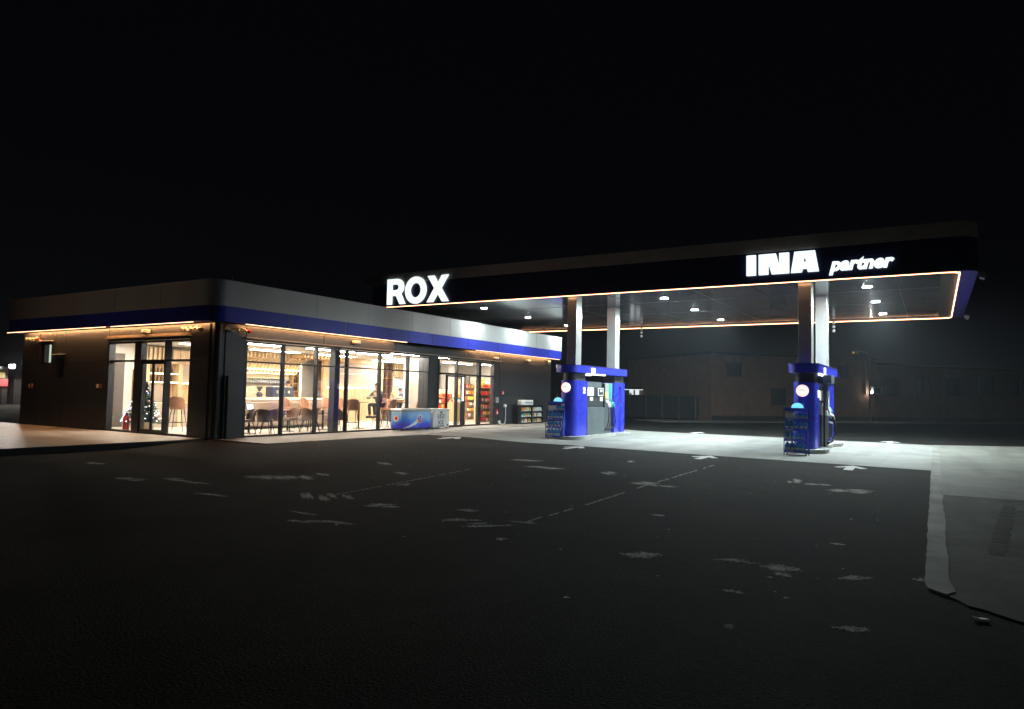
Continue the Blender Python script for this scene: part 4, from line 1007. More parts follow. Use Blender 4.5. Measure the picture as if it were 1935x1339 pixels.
pt('panel', 'inner_taupe', lw, lambda m: m.box(-2.4, 2.9, 0, .25, 0, 1.10)); pt('ledge', 'oak_light', lw, lambda m: m.box(-2.42, 2.95, -.03, .3, 1.10, 1.14))
pt('light_strip', 'led_inner', lw, lambda m: m.box(-2.4, 2.9, -.02, -.005, 1.075, 1.095))
bench = empty('bench', (17.8, 20.9, FL), 'long taupe upholstered bench along the low partition', 'bench')
pt('seat', 'fabric_taupe', bench, lambda m: m.box(-1.8, 2.6, -.25, .25, .1, .46, .04)); pt('backrest', 'fabric_taupe', bench, lambda m: m.box(-1.8, 2.6, .18, .30, .5, .95, .03))
# back bar
bar = empty('coffee_bar', (20.5, 24.0, FL), 'long coffee bar counter with cream back wall', 'bar counter')
BR = (20.5, 24.0, FL)
pt('counter', 'oak', bar, lambda m: m.box(18.2, 22.0, 23.3, 23.9, FL, 1.22), BR); pt('countertop', 'inner_white', bar, lambda m: m.box(18.15, 22.05, 23.25, 23.95, 1.22, 1.26), BR)
pt('back_panel', 'cream_wall', bar, lambda m: m.box(17.5, 21.45, 24.72, 24.79, FL, 2.4), BR)
pt('glass_shelf', 'grey_plastic', bar, lambda m: (m.box(19.2, 21.3, 24.45, 24.7, 1.84, 1.87), m.box(19.2, 21.3, 24.45, 24.7, 2.02, 2.04)), BR)
pt('light_strip', 'led_inner', bar, lambda m: (m.box(18.9, 21.5, 24.3, 24.33, 2.55, 2.59), m.box(18.9, 21.5, 24.35, 24.38, 2.25, 2.28), m.box(21.92, 21.97, 24.5, 24.55, 1.3, 3.05)), BR)
gl_ = jug_mesh('glass_cup', 'label_white', .13, .06, .06)
for k in range(16): put(gl_, (19.3+.125*k, 24.57, 1.87), 'upturned glass above the coffee machine, %s from the left of its row' % ORD[k], 'glass', 'glasses on the bar shelf')
cm = empty('coffee_machine', (19.95, 23.55, 1.26), 'wide dark espresso machine on the bar left of the barista', 'coffee machine')
pt('body', 'dispenser_dark', cm, lambda m: m.box(-.5, .5, -.22, .25, .0, .42, .03)); pt('group_head', 'brushed_steel', cm, lambda m: [m.cone((x, -.24, .28), (x, -.24, .16), .05, n=10) for x in (-.3, 0, .3)]); pt('cup_rail', 'brushed_steel', cm, lambda m: m.box(-.48, .48, -.2, .2, .43, .46))
cg = empty('coffee_grinder', (18.95, 23.55, 1.26), 'black coffee grinder with funnel on the cream-walled bar', 'grinder')
pt('body', 'dispenser_dark', cg, lambda m: m.lathe([(.11, 0), (.13, .12), (.07, .2)], (0, 0), 12), smooth=True); pt('hopper', 'dispenser_dark', cg, lambda m: m.lathe([(.03, .22), (.12, .38), (.12, .42)], (0, 0), 12), smooth=True)
# curved slat ceiling
sl = empty('slatted_ceiling', (20, 23, 2.3), 'curved oak slat vault over the coffee bar', 'slat ceiling')
def f(m):
    for k in range(21):
        x = 17.6+k*.19
        po = arc(23.45, 2.42, .95, .66, 0, 92, 10); pi = arc(23.45, 2.42, .72, .45, 92, 0, 10)
        m.xprism(po+pi, x, x+.075)
        m.box(x, x+.075, 24.22, 24.40, 2.26, 2.42)
    
pt('up_light', 'led_inner', sl, lambda m: m.box(17.6, 21.6, 24.12, 24.16, 2.40, 2.43), (20, 23, 2.3))
pt('curved_slat', 'oak_light', sl, f, (20, 23, 2.3))
pt('baffle', 'oak', sl, lambda m: [m.box(20.4+k*.19, 20.47+k*.19, 22.6, 23.9, 2.93, 3.08) for k in range(15)], (20, 23, 2.3))
sh = empty('bottle_shelf', (21.68, 24.5, FL), 'narrow lit oak shelf of bottles right of the coffee bar', 'shelf')
pt('side', 'oak', sh, lambda m: (m.box(-.2, -.16, 0, .25, 0, 2.85), m.box(.16, .2, 0, .25, 0, 2.85), m.box(-.16, .16, .2, .25, 0, 2.85)))
pt('shelf_board', 'oak', sh, lambda m: [m.box(-.16, .16, 0, .2, z, z+.03) for z in (1.0, 1.35, 1.7, 2.05, 2.4, 2.75)])
wbm = MB(); wbm.lathe([(.035, 0), (.035, .17), (.012, .22), (.012, .29)], (0, 0), 10); wb_ = wbm.build('wine_bottle', 'hair_dark', smooth=True)
for z in (1.38, 1.73, 2.08):
    for k in range(3): put(wb_, (21.58+.1*k, 24.58, FL+z), 'dark bottle, %s from the left, in the narrow oak shelf, %s tier' % (ORD[k], {1.38: 'lower', 1.73: 'middle', 2.08: 'upper'}[z]), 'bottle', 'bottles right of the coffee bar')
dg_ = empty('grey_door', (22.45, 24.6, FL), 'tall light grey door right of the lit oak shelf', 'door')
pt('leaf', 'inner_grey', dg_, lambda m: m.box(-.40, .40, .0, .05, 0, 2.85)); pt('door_frame', 'oak', dg_, lambda m: (m.box(-.47, -.41, -.02, .06, 0, 2.9), m.box(.41, .62, -.02, .06, 0, 2.9)))
# wood framed wall feature
wf = empty('wall_panel', (24.5, 23.8, FL), 'grey wall panel in an oak frame with a lit ledge behind the high table', 'wall panel')
WO = (24.5, 23.8, FL)
pt('frame', 'oak', wf, lambda m: (m.box(22.55, 22.78, 23.7, 23.85, FL, 3.11), m.box(26.31, 26.53, 23.7, 23.85, FL, 3.11), m.box(22.78, 26.31, 23.7, 23.85, 2.90, 3.11)), WO)
pt('inner_panel', 'inner_taupe', wf, lambda m: m.box(22.78, 26.31, 23.8, 23.85, 1.76, 2.90), WO)
pt('slat_base', 'oak_light', wf, lambda m: [m.box(22.8+k*.09, 22.86+k*.09, 23.74, 23.85, FL, 1.68) for k in range(39)], WO)
pt('light_strip', 'led_inner', wf, lambda m: m.box(22.8, 26.3, 23.70, 23.74, 1.69, 1.74), WO)
# wine rack, poster, screens
wr = empty('wine_rack', (27.5, 24.3, FL), 'tall dark rack of bottles behind the standing people', 'rack')
pt('carcass', 'walnut', wr, lambda m: (m.box(-.45, -.41, 0, .3, 0, 2.8), m.box(-.02, .02, 0, .3, 0, 2.8), m.box(.41, .45, 0, .3, 0, 2.8), m.box(-.41, .41, .26, .3, 0, 2.8)))
pt('shelf_board', 'walnut', wr, lambda m: [m.box(-.41, -.021, 0, .26, z, z+.03) for z in (.9, 1.3, 1.7, 2.1, 2.5)] + [m.box(.021, .41, 0, .26, z, z+.03) for z in (.9, 1.3, 1.7, 2.1, 2.5)])
for z in (1.33, 1.73, 2.13, 2.53):
    for k in range(5): put(wb_, (27.16+.16*k+(.04 if k > 2 else 0), 24.42, FL+z-.0), 'bottle, %s from the left, %s tier of the tall dark rack' % (ORD[k], ('lowest', 'second', 'third', 'top')[round((z-1.33)/.4)]), 'bottle', 'bottles in the tall dark rack')
ms = empty('menu_screen', (28.5, 24.2, FL), 'white panel with blue lit screen right of the dark bottle rack', 'screen')
pt('panel', 'inner_white', ms, lambda m: m.box(-.5, .55, .1, .2, 0, 2.95)); pt('display', 'screen_blue', ms, lambda m: m.box(-.45, .42, .085, .099, .95, 2.05)); pt('poster', 'inner_grey', ms, lambda m: (m.box(-.38, -.22, .09, .099, 2.15, 2.42), m.box(-.14, .02, .09, .099, 2.15, 2.42)))
pt('menu_lines', 'sign_yellow', ms, lambda m: [m.box(-.35, .3, .078, .084, 1.75-.25*k, 1.82-.25*k) for k in range(3)])
# side entrance interior
eb = empty('wine_cabinet', (15.6, 24.5, FL), 'oak cabinet wall with lit bottle shelves seen through the side entrance', 'cabinet')
EO = (15.6, 24.5, FL)
pt('side_panel', 'oak_light', eb, lambda m: (m.box(14.42, 14.82, 24.45, 24.79, FL, 2.5), m.box(15.93, 16.10, 24.4, 24.79, FL, 2.5), m.box(14.83, 16.9, 24.4, 24.79, 2.46, 2.54)), EO)
pt('slat', 'oak_light', eb, lambda m: [m.box(14.42+k*.17, 14.52+k*.17, 24.4, 24.5, 2.56, 3.05) for k in range(7)] + [m.box(15.7+k*.3, 15.97+k*.3, 24.42, 24.5, 2.56, 2.98) for k in range(3)], EO)
pt('back', 'oak', eb, lambda m: m.box(14.83, 16.9, 24.72, 24.79, FL, 2.45), EO)
pt('shelf_board', 'oak', eb, lambda m: (m.box(14.83, 15.92, 24.45, 24.71, 2.06, 2.09), m.box(14.83, 15.92, 24.45, 24.71, 1.75, 1.78)), EO)
pt('light_strip', 'led_inner', eb, lambda m: (m.box(14.83, 15.92, 24.42, 24.445, 2.06, 2.10), m.box(14.83, 15.92, 24.42, 24.445, 1.74, 1.78), m.box(16.11, 16.8, 24.42, 24.445, 1.72, 1.76)), EO)
pt('grey_panel', 'inner_taupe', eb, lambda m: (m.box(14.83, 15.6, 24.6, 24.7, FL, 1.72), m.box(16.11, 16.8, 24.5, 24.7, 1.78, 2.44)), EO)
for z in (1.60, 1.91+.03):
    for k in range(7): put(wb_, (14.92+.14*k, 24.58, FL+z+.03 if z < 1.7 else FL+z), 'dark bottle, %s from the left, %s lit shelf seen through the side entrance' % (ORD[k], 'lower' if z < 1.7 else 'upper'), 'bottle', 'bottles seen through the side entrance')
bf = empty('reception_counter', (15.2, 23.6, FL), 'grey counter with pale top behind the side entrance', 'counter')
pt('front', 'inner_taupe', bf, lambda m: m.box(-.9, 1.8, 0, .4, 0, .84)); pt('countertop', 'oak_light', bf, lambda m: m.box(-.92, 1.85, -.04, .45, .84, .88)); pt('oak_post', 'oak_light', bf, lambda m: m.box(.18, .30, -.08, -.045, 0, .88))
pk = tag(pt('wall_plank', 'walnut', None, lambda m: m.box(14.32, 14.40, 24.55, 24.69, .9, 2.2)), 'narrow dark wood plank on the white wall above the Christmas tree', 'decoration')
fe = empty('fire_extinguisher', (12.95, 22.55, FL), 'red fire extinguisher on the floor behind the side entrance glass', 'extinguisher')
pt('cylinder', 'red_plastic', fe, lambda m: m.lathe([(.09, 0), (.10, .03), (.10, .42), (.06, .49), (.03, .52)], (0, 0), 16), smooth=True)
pt('valve', 'black_metal', fe, lambda m: (m.box(-.02, .02, -.08, .03, .52, .57), m.tube([(0, .03, .54), (.0, .12, .45), (0, .11, .2)], .012, 6)))
# christmas tree
ct = empty('christmas_tree', (13.48, 22.55, FL), 'decorated Christmas tree with blue and white lights inside the side entrance', 'christmas tree')
def f(m):
    rnd = random.Random(3)
    for lv in range(15):
        z = .30+lv*.092; rr = .62*(1-lv/15.5)+.04
        for k in range(int(26+rr*55)):
            a = rnd.uniform(0, 6.28); l = rr*rnd.uniform(.75, 1.1); c, s = math.cos(a), math.sin(a)
            n = 5
            for q in range(n):
                t0 = .2+.8*q/n; x, y = c*l*t0, s*l*t0; zz = z-.10*t0*t0+rnd.uniform(-.02, .03); d = .07+.03*rnd.random()
                for sg_ in (-1, 1):
                    m.b.faces.new([m.b.verts.new(p) for p in ((x, y, zz), (x+c*.05-s*sg_*d, y+s*.05+c*sg_*d, zz-.012+rnd.uniform(-.02, .02)), (x+c*.07, y+s*.07, zz+rnd.uniform(-.01, .02)))])
    for lv in range(8): m.cone((0, 0, .3+lv*.17), (0, 0, .52+lv*.17), .26*(1-lv/9), .05, 9)
pt('foliage', 'tree_green', ct, f)
pt('trunk', 'walnut', ct, lambda m: m.cone((0, 0, .1), (0, 0, 1.5), .035, .01)); pt('box_base', 'oak_light', ct, lambda m: m.box(-.26, .26, -.22, .22, 0, .27, .01))
rnd = random.Random(5)
for k in range(120):
    z = .34+1.30*(1-math.sqrt(1-rnd.random()))*1.0; rr = .60*(1-(z-.3)/1.45)+.04; a = rnd.uniform(0, 6.28)
    mt = rnd.choice(['bulb_blue', 'bulb_blue', 'bulb_white', 'bulb_white', 'bulb_red', 'bulb_amber'])
    mm = MB(); mm.ball((math.cos(a)*rr, math.sin(a)*rr, z-.04), .015, 6); mm.build('bulb', mt, ct)
# shop shelving
def pack_mesh(mat, w_, h_, d_):
    m = MB(); m.box(-w_/2, w_/2, -d_/2, d_/2, 0, h_, min(w_, d_)*.15); return m.build('snack_pack', mat)
PK = [(pack_mesh('red_plastic', .095, .19, .1), 'red'), (pack_mesh('orange_plastic', .09, .17, .1), 'orange'), (pack_mesh('yellow_plastic', .085, .18, .1), 'yellow'), (pack_mesh('label_white', .09, .15, .1), 'pale'), (pack_mesh('wrapper_brown', .09, .14, .1), 'brown')]
def shelf_unit(x0, x1, y, levels, top, lab, wts, word):
    t = empty('shop_shelf', ((x0+x1)/2, y, FL), lab, 'shelf'); o = ((x0+x1)/2, y, FL)
    pt('back_board', 'oak_light', t, lambda m: (m.box(x0, x1, y+.28, y+.32, FL, top), m.box(x0-.03, x0, y, y+.32, FL, top), m.box(x1, x1+.03, y, y+.32, FL, top)), o)
    for i, z in enumerate(levels):
        pt('shelf_board', 'panel_dark', t, lambda m: m.box(x0, x1, y, y+.28, z, z+.02), o)
        n = min(16, int((x1-x0)/.115)); pr = random.choices(PK, wts)[0]
        for k in range(n):
            if random.random() < .75: pr = random.choices(PK, wts)[0]
            put(pr[0], (x0+.1+(x1-x0-.2)*k/max(1, n-1), y+.1, z+.02), '%s packet, %s from the left, %s level of the %s' % (pr[1], ORD[k], ('bottom', 'second', 'third', 'fourth', 'fifth', 'top')[i], word), 'packet', 'snack packets on the shop shelves', random.uniform(-.2, .2))
shelf_unit(27.6, 29.6, 21.0, (.25, .5, .78, 1.05, 1.32), 1.75, 'shelf unit stacked with red packets behind the open glass door', (8, 2, 1, 2, 1), 'shelf behind the open door')
shelf_unit(29.95, 31.8, 21.4, (.3, .6, .9, 1.2, 1.5, 1.85), 2.3, 'tall oak shelf unit of packets behind the middle shop window', (5, 2, 1, 4, 3), 'tall oak shelf')
shelf_unit(28.3, 29.6, 19.0, (.2, .52, .84, 1.16, 1.48, 1.82), 2.15, 'shelf unit with red goods nearest the right shop window', (8, 1, 1, 2, 1), 'right window shelf')
st = empty('promotion_stand', (26.35, 18.95, FL), 'oak promotion stand with a green plant between the shop door and the shelves', 'stand')
pt('body', 'oak', st, lambda m: (m.box(-.5, -.02, -.2, .2, .12, 1.0), m.box(.05, .5, -.2, .2, .12, 1.0))); pt('leg', 'black_metal', st, lambda m: [m.box(x, x+.03, -.15, -.12, 0, .12) for x in (-.45, -.1, .1, .42)])
pl = empty('pot_plant', (26.1, 18.9, FL+1.0), 'small leafy pot plant on the oak promotion stand', 'plant')
pt('pot', 'white_plastic', pl, lambda m: m.lathe([(.07, 0), (.1, .12)], (0, 0), 12), smooth=True)
def f(m):
    rnd = random.Random(9)
    for k in range(60):
        a = rnd.uniform(0, 6.28); e = rnd.uniform(.3, 1.4); l = rnd.uniform(.1, .24); d = Vector((math.cos(a)*math.cos(e), math.sin(a)*math.cos(e), math.sin(e)))*l
        s = d.orthogonal().normalized()*.03; p = Vector((0, 0, .1))
        m.b.faces.new([m.b.verts.new(q) for q in (p, p+d*.6+s, p+d, p+d*.6-s)])
pt('leaves', 'green_plastic', pl, f)
fr_ = empty('drinks_fridge', (28.6, 22.3, FL), 'white drinks fridge glowing at the back of the shop', 'fridge')
pt('cabinet', 'white_plastic', fr_, lambda m: m.box(-.42, .42, 0, .5, 0, 2.05, .02)); pt('glass_door', 'screen_green', fr_, lambda m: m.box(-.32, .32, -.02, -.001, .9, 1.95)); pt('shelf_bar', 'dispenser_dark', fr_, lambda m: [m.box(-.32, .32, -.03, -.021, z, z+.03) for z in (1.15, 1.42, 1.68)])
tv = empty('wall_screen', (31.0, 21.3, 2.05), 'dark square screen above the tall oak shelf', 'screen')
pt('bezel', 'dispenser_dark', tv, lambda m: m.box(-.35, .45, -.05, .0, 0, .42)); pt('display', 'inner_taupe', tv, lambda m: m.box(-.32, .42, -.056, -.051, .03, .39))
pt('slat_wall', 'oak_light', bld, lambda m: [m.box(28.0+k*.14, 28.08+k*.14, 24.2, 24.3, 2.35, 3.1) for k in range(28)], BO)
yd = empty('yellow_figurine_pack', (28.75, 19.12, 1.98+.0), 'yellow and white gift pack on top of the right window shelf', 'gift pack')
pt('pack_body', 'yellow_plastic', yd, lambda m: (m.lathe([(.08, 0), (.10, .12), (.05, .18), (.08, .24), (.06, .33)], (0, 0), 12),), smooth=True); pt('bow', 'label_white', yd, lambda m: m.ball((.25, 0, .12), .11, 10, (1, .6, 1)), smooth=True)

# ------------------------------------------------------------------ people
def skin_mesh(name, mat, parent, J, E, root, sub=1):
    me = bpy.data.meshes.new(name); keys = list(J)
    me.from_pydata([J[k][0] for k in keys], [(keys.index(a), keys.index(b)) for a, b in E], [])
    o = bpy.data.objects.new(name, me); COL.objects.link(o)
    md = o.modifiers.new('s', 'SKIN'); md.use_smooth_shade = True
    for i, k in enumerate(keys):
        r = J[k][1]; r = (r, r) if not isinstance(r, tuple) else r
        me.skin_vertices[0].data[i].radius = r; me.skin_vertices[0].data[i].use_root = (k == root)
    sm_ = o.modifiers.new('u', 'SUBSURF'); sm_.levels = sm_.render_levels = sub
    dg = bpy.context.evaluated_depsgraph_get(); m2 = bpy.data.meshes.new_from_object(o.evaluated_get(dg))
    bpy.data.objects.remove(o); m2.name = name; m2.materials.clear(); m2.materials.append(MAT[mat])
    for p_ in m2.polygons: p_.use_smooth = True
    o = bpy.data.objects.new(name, m2); COL.objects.link(o); o.parent = parent; return o
def person(loc, rz, lab, pose, top, bottom, hair, bald=False, s=1.0):
    """faces +y; pose: stand or sit (high seat)"""
    t = empty('person', loc, lab, 'person', None, rz)
    hip = .98 if pose != 'sit' else .82
    H = hip
    lean = .06 if pose == 'stand' else .14
    J = {'pelvis': ((0, 0, H), (.15, .11)), 'waist': ((0, .01, H+.14), (.13, .10)), 'chest': ((0, lean*.7, H+.34), (.16, .115)), 'neck0': ((0, lean, H+.49), (.07, .065)),
         'neck': ((0, lean+.02, H+.56), .052), 'head0': ((0, lean+.035, H+.63), (.068, .085)), 'head': ((0, lean+.03, H+.70), (.078, .095)), 'crown': ((0, lean+.02, H+.77), (.062, .075)), 'nose': ((0, lean+.125, H+.665), .014)}
    E = [('pelvis', 'waist'), ('waist', 'chest'), ('chest', 'neck0'), ('neck0', 'neck'), ('neck', 'head0'), ('head0', 'head'), ('head', 'crown'), ('head0', 'nose')]
    for sd, sx in (('l', -1), ('r', 1)):
        sh_ = (sx*.185, lean, H+.45)
        if pose == 'sit': el, wr_ = (sx*.25, lean+.16, H+.22), (sx*.14, lean+.40, H+.25)
        elif pose == 'work': el, wr_ = (sx*.24, lean+.10, H+.20), (sx*.13, lean+.34, H+.16)
        else: el, wr_ = (sx*.24, lean+.02, H+.18), (sx*.17, lean+.22, H+.10)
        d = (Vector(wr_)-Vector(el)).normalized(); hd = Vector(wr_)+d*.07
        J.update({sd+'sh': (sh_, .062), sd+'el': (el, .045), sd+'wr': (wr_, .030), sd+'hd': (tuple(hd), (.036, .018))})
        E += [('chest', sd+'sh'), (sd+'sh', sd+'el'), (sd+'el', sd+'wr'), (sd+'wr', sd+'hd')]
        for q in range(4):
            o_ = Vector((sx*(.024-.016*q), 0, .002)); tp = hd+d*(.07-.008*abs(q-1.4))+o_+Vector((0, 0, -.025)); bs = hd+d*.035+o_
            J[sd+'f%d' % q] = (tuple(bs), .009); J[sd+'g%d' % q] = (tuple(tp), .007); E += [(sd+'hd', sd+'f%d' % q), (sd+'f%d' % q, sd+'g%d' % q)]
        J[sd+'t'] = (tuple(hd+Vector((-sx*.045, .02, .0))), .009); E.append((sd+'hd', sd+'t'))
        if pose == 'sit':
            kn = (sx*.13, .42, H-.02); an = (sx*.13, .36, H-.44); ft = (sx*.14, .50, H-.50)
        else: kn = (sx*.10, .03, H*.52); an = (sx*.10, 0, .09); ft = (sx*.11, .14, .04)
        J.update({sd+'hp': ((sx*.09, 0, H-.06), (.095, .09)), sd+'kn': (kn, .06), sd+'an': (an, .04), sd+'ft': (ft, (.04, .03))})
        E += [('pelvis', sd+'hp'), (sd+'hp', sd+'kn'), (sd+'kn', sd+'an'), (sd+'an', sd+'ft')]
    skin_mesh('body', 'skin', t, J, E, 'pelvis')
    grow = lambda r, k: tuple(x*k+.012 for x in r) if isinstance(r, tuple) else r*k+.012
    tj = {k: (J[k][0], grow(J[k][1], 1.16)) for k in ('pelvis', 'waist', 'chest', 'neck0', 'lsh', 'lel', 'lwr', 'rsh', 'rel', 'rwr')}
    skin_mesh('jacket', top, t, tj, [e for e in E if e[0] in tj and e[1] in tj], 'pelvis')
    bj = {k: (J[k][0], grow(J[k][1], 1.08)) for k in ('pelvis', 'lhp', 'lkn', 'lan', 'rhp', 'rkn', 'ran')}
    skin_mesh('trousers', bottom, t, bj, [e for e in E if e[0] in bj and e[1] in bj], 'pelvis')
    for sx, k in ((-1, 'l'), (1, 'r')):
        a, b = Vector(J[k+'an'][0]), Vector(J[k+'ft'][0])
        pt('shoe', 'shoe_black', t, lambda m: m.tube([tuple(a+Vector((0, -.06, -.045))), tuple((a+b)/2+Vector((0, 0, -.02))), tuple(b+Vector((0, .03, -.005)))], [.045, .055, .04], 10), smooth=True)
    hx, hy, hz = 0, lean+.03, H+.70
    for sx in (-1, 1):
        pt('eye', 'shoe_black', t, lambda m: m.ball((sx*.032, hy+.088, hz-.005), .010, 8), smooth=True)
        pt('ear', 'skin', t, lambda m: m.ball((sx*.080, hy-.005, hz-.02), .026, 8, (.4, .7, 1)), smooth=True)
    pt('mouth', 'fabric_brown', t, lambda m: m.ball((0, hy+.088, hz-.075), .02, 8, (1, .25, .25)), smooth=True)
    if not bald: pt('hair', hair, t, lambda m: (m.ball((0, hy-.022, hz+.03), .105, 14, (.88, 1.0, .9)),), smooth=True)
    else: pt('hair', hair, t, lambda m: (m.ball((0, hy-.035, hz-.03), .098, 12, (.85, .75, .5)),), smooth=True)
    t.scale = (s, s, s)
    return t
person((21.15, 19.05, .23), R(88), 'seated man in dark grey jacket at the high table, back half turned', 'sit', 'jacket_grey', 'trousers_dark', 'hair_dark', s=1.04)
ms_ = copy_tree(bc); ms_.location = (21.15, 18.98, FL); ms_.rotation_euler = (0, 0, R(80)); ms_['label'] = 'bar stool carrying the seated man in the dark jacket'; ms_['group'] = G2
person((25.5, 22.2, FL), R(205), 'bald man in beige sweater standing near the dark bottle rack', 'work', 'sweater_beige', 'trousers_dark', 'fabric_taupe', True)
person((27.2, 23.2, FL), R(190), 'shorter dark-haired person in navy in front of the blue screen', 'stand', 'shirt_navy', 'trousers_dark', 'hair_dark', s=.9)
person((20.95, 24.0, FL+.02), R(95), 'barista with brown hair in navy shirt working behind the coffee bar', 'work', 'shirt_navy', 'trousers_dark', 'hair_dark')

# ------------------------------------------------------------------ background
A = Vector((49, 13.4)); dv = Vector((.77478, -.63222)); nv = Vector((.63222, .77478))   # along the long facade, and away from the camera
def wpt(s, n, z): q = A+dv*s+nv*n; return (q.x, q.y, z)
def wbox(m, s0, s1, n0, n1, z0, z1):
    v = [m.b.verts.new(wpt(s, n, z)) for z in (z0, z1) for s, n in ((s0, n0), (s1, n0), (s1, n1), (s0, n1))]
    for q in ((0,3,2,1),(4,5,6,7),(0,1,5,4),(1,2,6,5),(2,3,7,6),(3,0,4,7)): m.b.faces.new([v[i] for i in q])
def far_building(s0, s1, h, lab, wins):
    o = (*(A+dv*(s0+s1)/2), 0); t = empty('warehouse', o, lab, 'building')
    pt('wall', 'brick_brown', t, lambda m: wbox(m, s0, s1, 0, 12, -.2, h), o)
    pt('roof', 'anthracite_dark', t, lambda m: wbox(m, s0-.2, s1+.0, -.25, 12, h+.002, h+.18), o)
    pt('plinth', 'anthracite_dark', t, lambda m: wbox(m, s0+.01, s1-.01, -.05, -.001, -.1, .35), o)
    for (a, b, z0, z1, mt) in wins:
        fr = pt('window', 'charcoal_frame', t, lambda m: (wbox(m, a-.08, b+.08, -.10, -.002, z0-.08, z0), wbox(m, a-.08, b+.08, -.10, -.002, z1, z1+.08), wbox(m, a-.08, a, -.10, -.002, z0, z1), wbox(m, b, b+.08, -.10, -.002, z0, z1), wbox(m, (a+b)/2-.03, (a+b)/2+.03, -.08, -.002, z0, z1)), o)
        pt('pane', mt, fr, lambda m: wbox(m, a, b, -.04, -.0025, z0, z1), o)
    return t
far_building(0, 14.9, 4.65, 'long brown two-storey building in the dark behind the right pump, left part', [(1.31, 2.39, 3.2, 4.0, 'window_dark'), (5.2, 6.3, 1.2, 2.3, 'window_dark'), (8.6, 9.6, 3.3, 4.2, 'window_dark'), (11.38, 12.29, 3.3, 4.2, 'window_dark')])
far_building(15.1, 48, 4.35, 'lower brown building with a row of pale windows at the far right', [(15.98, 17.33, 2.1, 3.4, 'window_dark'), (19.07, 20.56, 2.15, 3.6, 'blind_pale'), (22.32, 24.0, 2.2, 3.6, 'window_dark'), (25.83, 25.98, 2.3, 3.7, 'window_cyan'), (26.1, 27.6, 2.3, 3.7, 'window_dark'), (30, 31.5, 2.3, 3.6, 'window_dark')])
m = MB(); wbox(m, -6, 60, -3.2, 0, -.2, .05); tag(m.build('added_pale_strip', 'pavement_tiles'), 'added pale strip catching lamp light at the foot of the brown buildings', 'pavement', kind='structure')  # pale ground added so the street lamp glow shows on it
o = (*(A+dv*13.14+nv*-1.2), 0)
sl_ = empty('street_lamp', o, 'dim street lamp post before the brown building', 'street lamp')
pt('post', 'pole_metal', sl_, lambda m: m.tube([(0, 0, 0), (0, 0, 5.0), (-.3, .25, 5.2), (-.9, .7, 5.25)], [.09, .06, .045, .035], 8), smooth=True)
pt('lamp_head', 'grey_plastic', sl_, lambda m: m.ob((-1.05, .85, 5.22), (.5, .2, .1), rz=2.45))
pt('added_lens_hood', 'grey_plastic', sl_, lambda m: [m.ob((-1.05+dx_, .85+dy_, 5.112), sz_, rz=2.45) for dx_, dy_, sz_ in ((.064, .077, (.5, .01, .12)), (-.064, -.077, (.5, .01, .12)))])  # hood boards added to hide the glowing lens from view
pt('lamp_lens', 'lamp_sodium', sl_, lambda m: m.ob((-1.05, .85, 5.150), (.36, .12, .02), rz=2.45))
wl_ = tag(pt('wall_light', 'lamp_white', None, lambda m: wbox(m, 14.15, 14.27, -.35, -.26, 2.2, 2.3)), 'tiny white wall light on the brown building near the lamp post', 'lamp')
wb2 = tag(pt('downpipe', 'blind_pale', None, lambda m: wbox(m, 13.87, 13.95, -.14, -.03, 2.1, 4.62)), 'pale pipe running down the brown building wall', 'pipe')
ac = empty('air_conditioner', wpt(14.7, -.1, 2.2), 'pale air conditioner box on the brown building wall', 'air conditioner')
pt('casing', 'blind_pale', ac, lambda m: m.ob((-.05, -.15, .2), (.9, .35, .55), rz=-.68)); pt('fan_grille', 'anthracite_dark', ac, lambda m: m.ob((-.16, -.32, .2), (.45, .02, .42), rz=-.68))
cpb = empty('carport', (55, 19.5, 0), 'distant carport with a bright edge beside the left pump', 'carport')
pt('roof', 'anthracite_dark', cpb, lambda m: m.box(0, 5, -3.2, 3.6, 2.12, 2.35)); pt('edge_light', 'carport_light', cpb, lambda m: m.box(-.06, -.002, -.6, 3.0, 2.10, 2.16))
for y, h in ((2.05, .9), (1.55, .6)): pt('lit_panel', 'carport_light', cpb, lambda m: m.box(-.02, .05, y, y+.32, 2.1-h, 2.099))
pt('post', 'pole_metal', cpb, lambda m: [m.box(0, .12, y, y+.12, 0, 2.12) for y in (-3.1, -.9, 1.1, 3.4)])
dc = empty('fence', (50, 24, 0), 'dark board fence beyond the canopy to the left of the brown building', 'fence')
pt('board_panel', 'anthracite_dark', dc, lambda m: [m.box(-.05, .05, -10.4+k*1.25, -9.2+k*1.25, .05, 1.7) for k in range(17)]); 
for k in range(18): pt('post', 'pole_metal', dc, lambda m: m.box(-.07, .07, -10.5+k*1.25, -10.42+k*1.25, 0, 1.85))
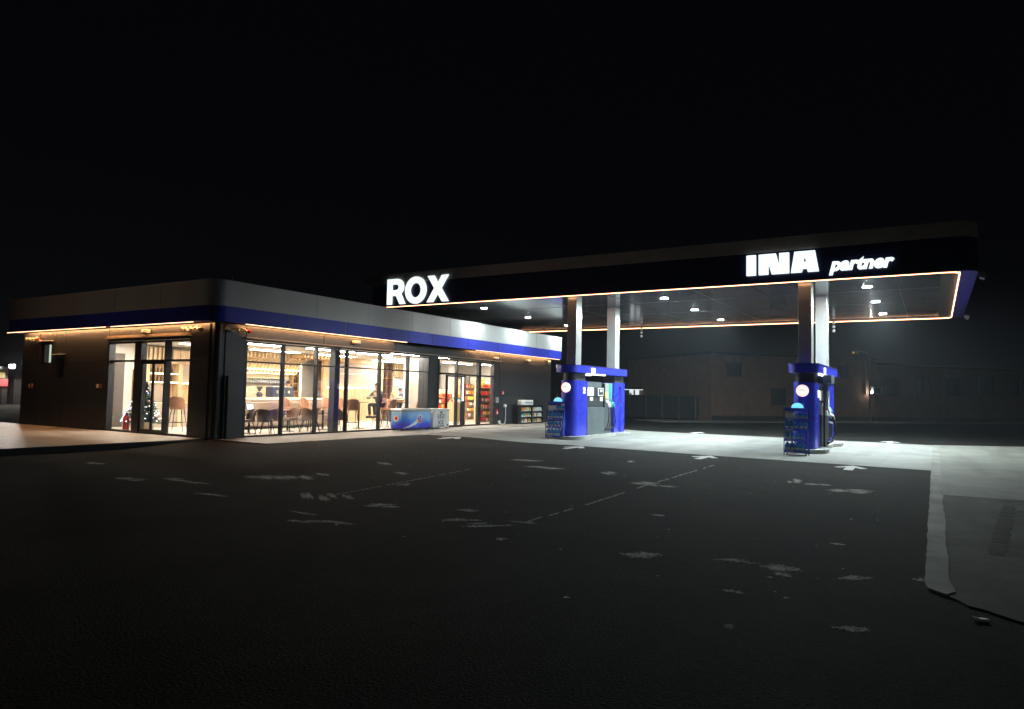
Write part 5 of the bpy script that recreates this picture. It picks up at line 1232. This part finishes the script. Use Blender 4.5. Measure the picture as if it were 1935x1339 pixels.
# little lit kiosk far to the left
ks = empty('kiosk', (26.0, 62.5, 0), 'small lit kiosk with red sign in the distance at the left edge', 'kiosk')
pt('wall', 'inner_grey', ks, lambda m: (m.box(-6, .3, 0, 4, 0, 2.7), m.box(.9, 2.2, .3, 4, 0, 2.3)))
pt('roof', 'parapet_metal', ks, lambda m: m.box(-6.2, .5, -.5, 4.2, 2.72, 2.9)); pt('sign_board', 'sign_red', ks, lambda m: m.box(-6, .28, -.12, -.02, 1.40, 1.95))
pt('sign_board', 'sign_yellow', ks, lambda m: m.box(-6, .05, -.10, -.02, 2.02, 2.45))
pt('door', 'panel_dark', ks, lambda m: (m.box(-1.6, -.1, -.06, -.02, 0, 1.3),)); pt('window', 'window_lit', ks, lambda m: m.box(-4.5, -2.0, -.06, -.02, .5, 1.3))
pt('white_panel', 'blind_pale', ks, lambda m: m.box(1.0, 2.1, .22, .29, 0, 2.0))
fl = empty('floodlight', (26.2, 61.7, 2.95), 'glaring white floodlight at the corner of the distant kiosk', 'floodlight')
pt('lamp_housing', 'grey_plastic', fl, lambda m: m.box(-.2, .2, 0, .12, -.12, .15)); pt('lamp_lens', 'lamp_flood', fl, lambda m: m.box(-.17, .17, -.03, -.002, -.1, .13))

# ------------------------------------------------------------------ foreground litter
m = MB(); m.ob((0, 0, .012), (.06, .085, .004), rz=.3, ry=.12); m.ob((-.02, .035, .018), (.05, .045, .004), rz=-.5, ry=.2)
cup = m.build('crumpled_paper', 'white_plastic'); cup.location = (6.27, -.27, .004); tag(cup, 'crumpled white paper lying in front of the broken slab edge', 'litter')

# ------------------------------------------------------------------ thin night haze round the place
m = nt('night_haze')[0]; N, L = m.node_tree.nodes, m.node_tree.links; N.remove(N['Principled BSDF'])
pv = N.new('ShaderNodeVolumePrincipled'); pv.inputs['Color'].default_value = (.78, .88, 1, 1); pv.inputs['Density'].default_value = .0011
L.new(pv.outputs[0], N['Material Output'].inputs['Volume'])
hz = MB().box(-30, 110, -60, 90, -1.2, 16).build('haze', 'night_haze'); tag(hz, 'thin night haze over the forecourt', 'haze', kind='stuff')
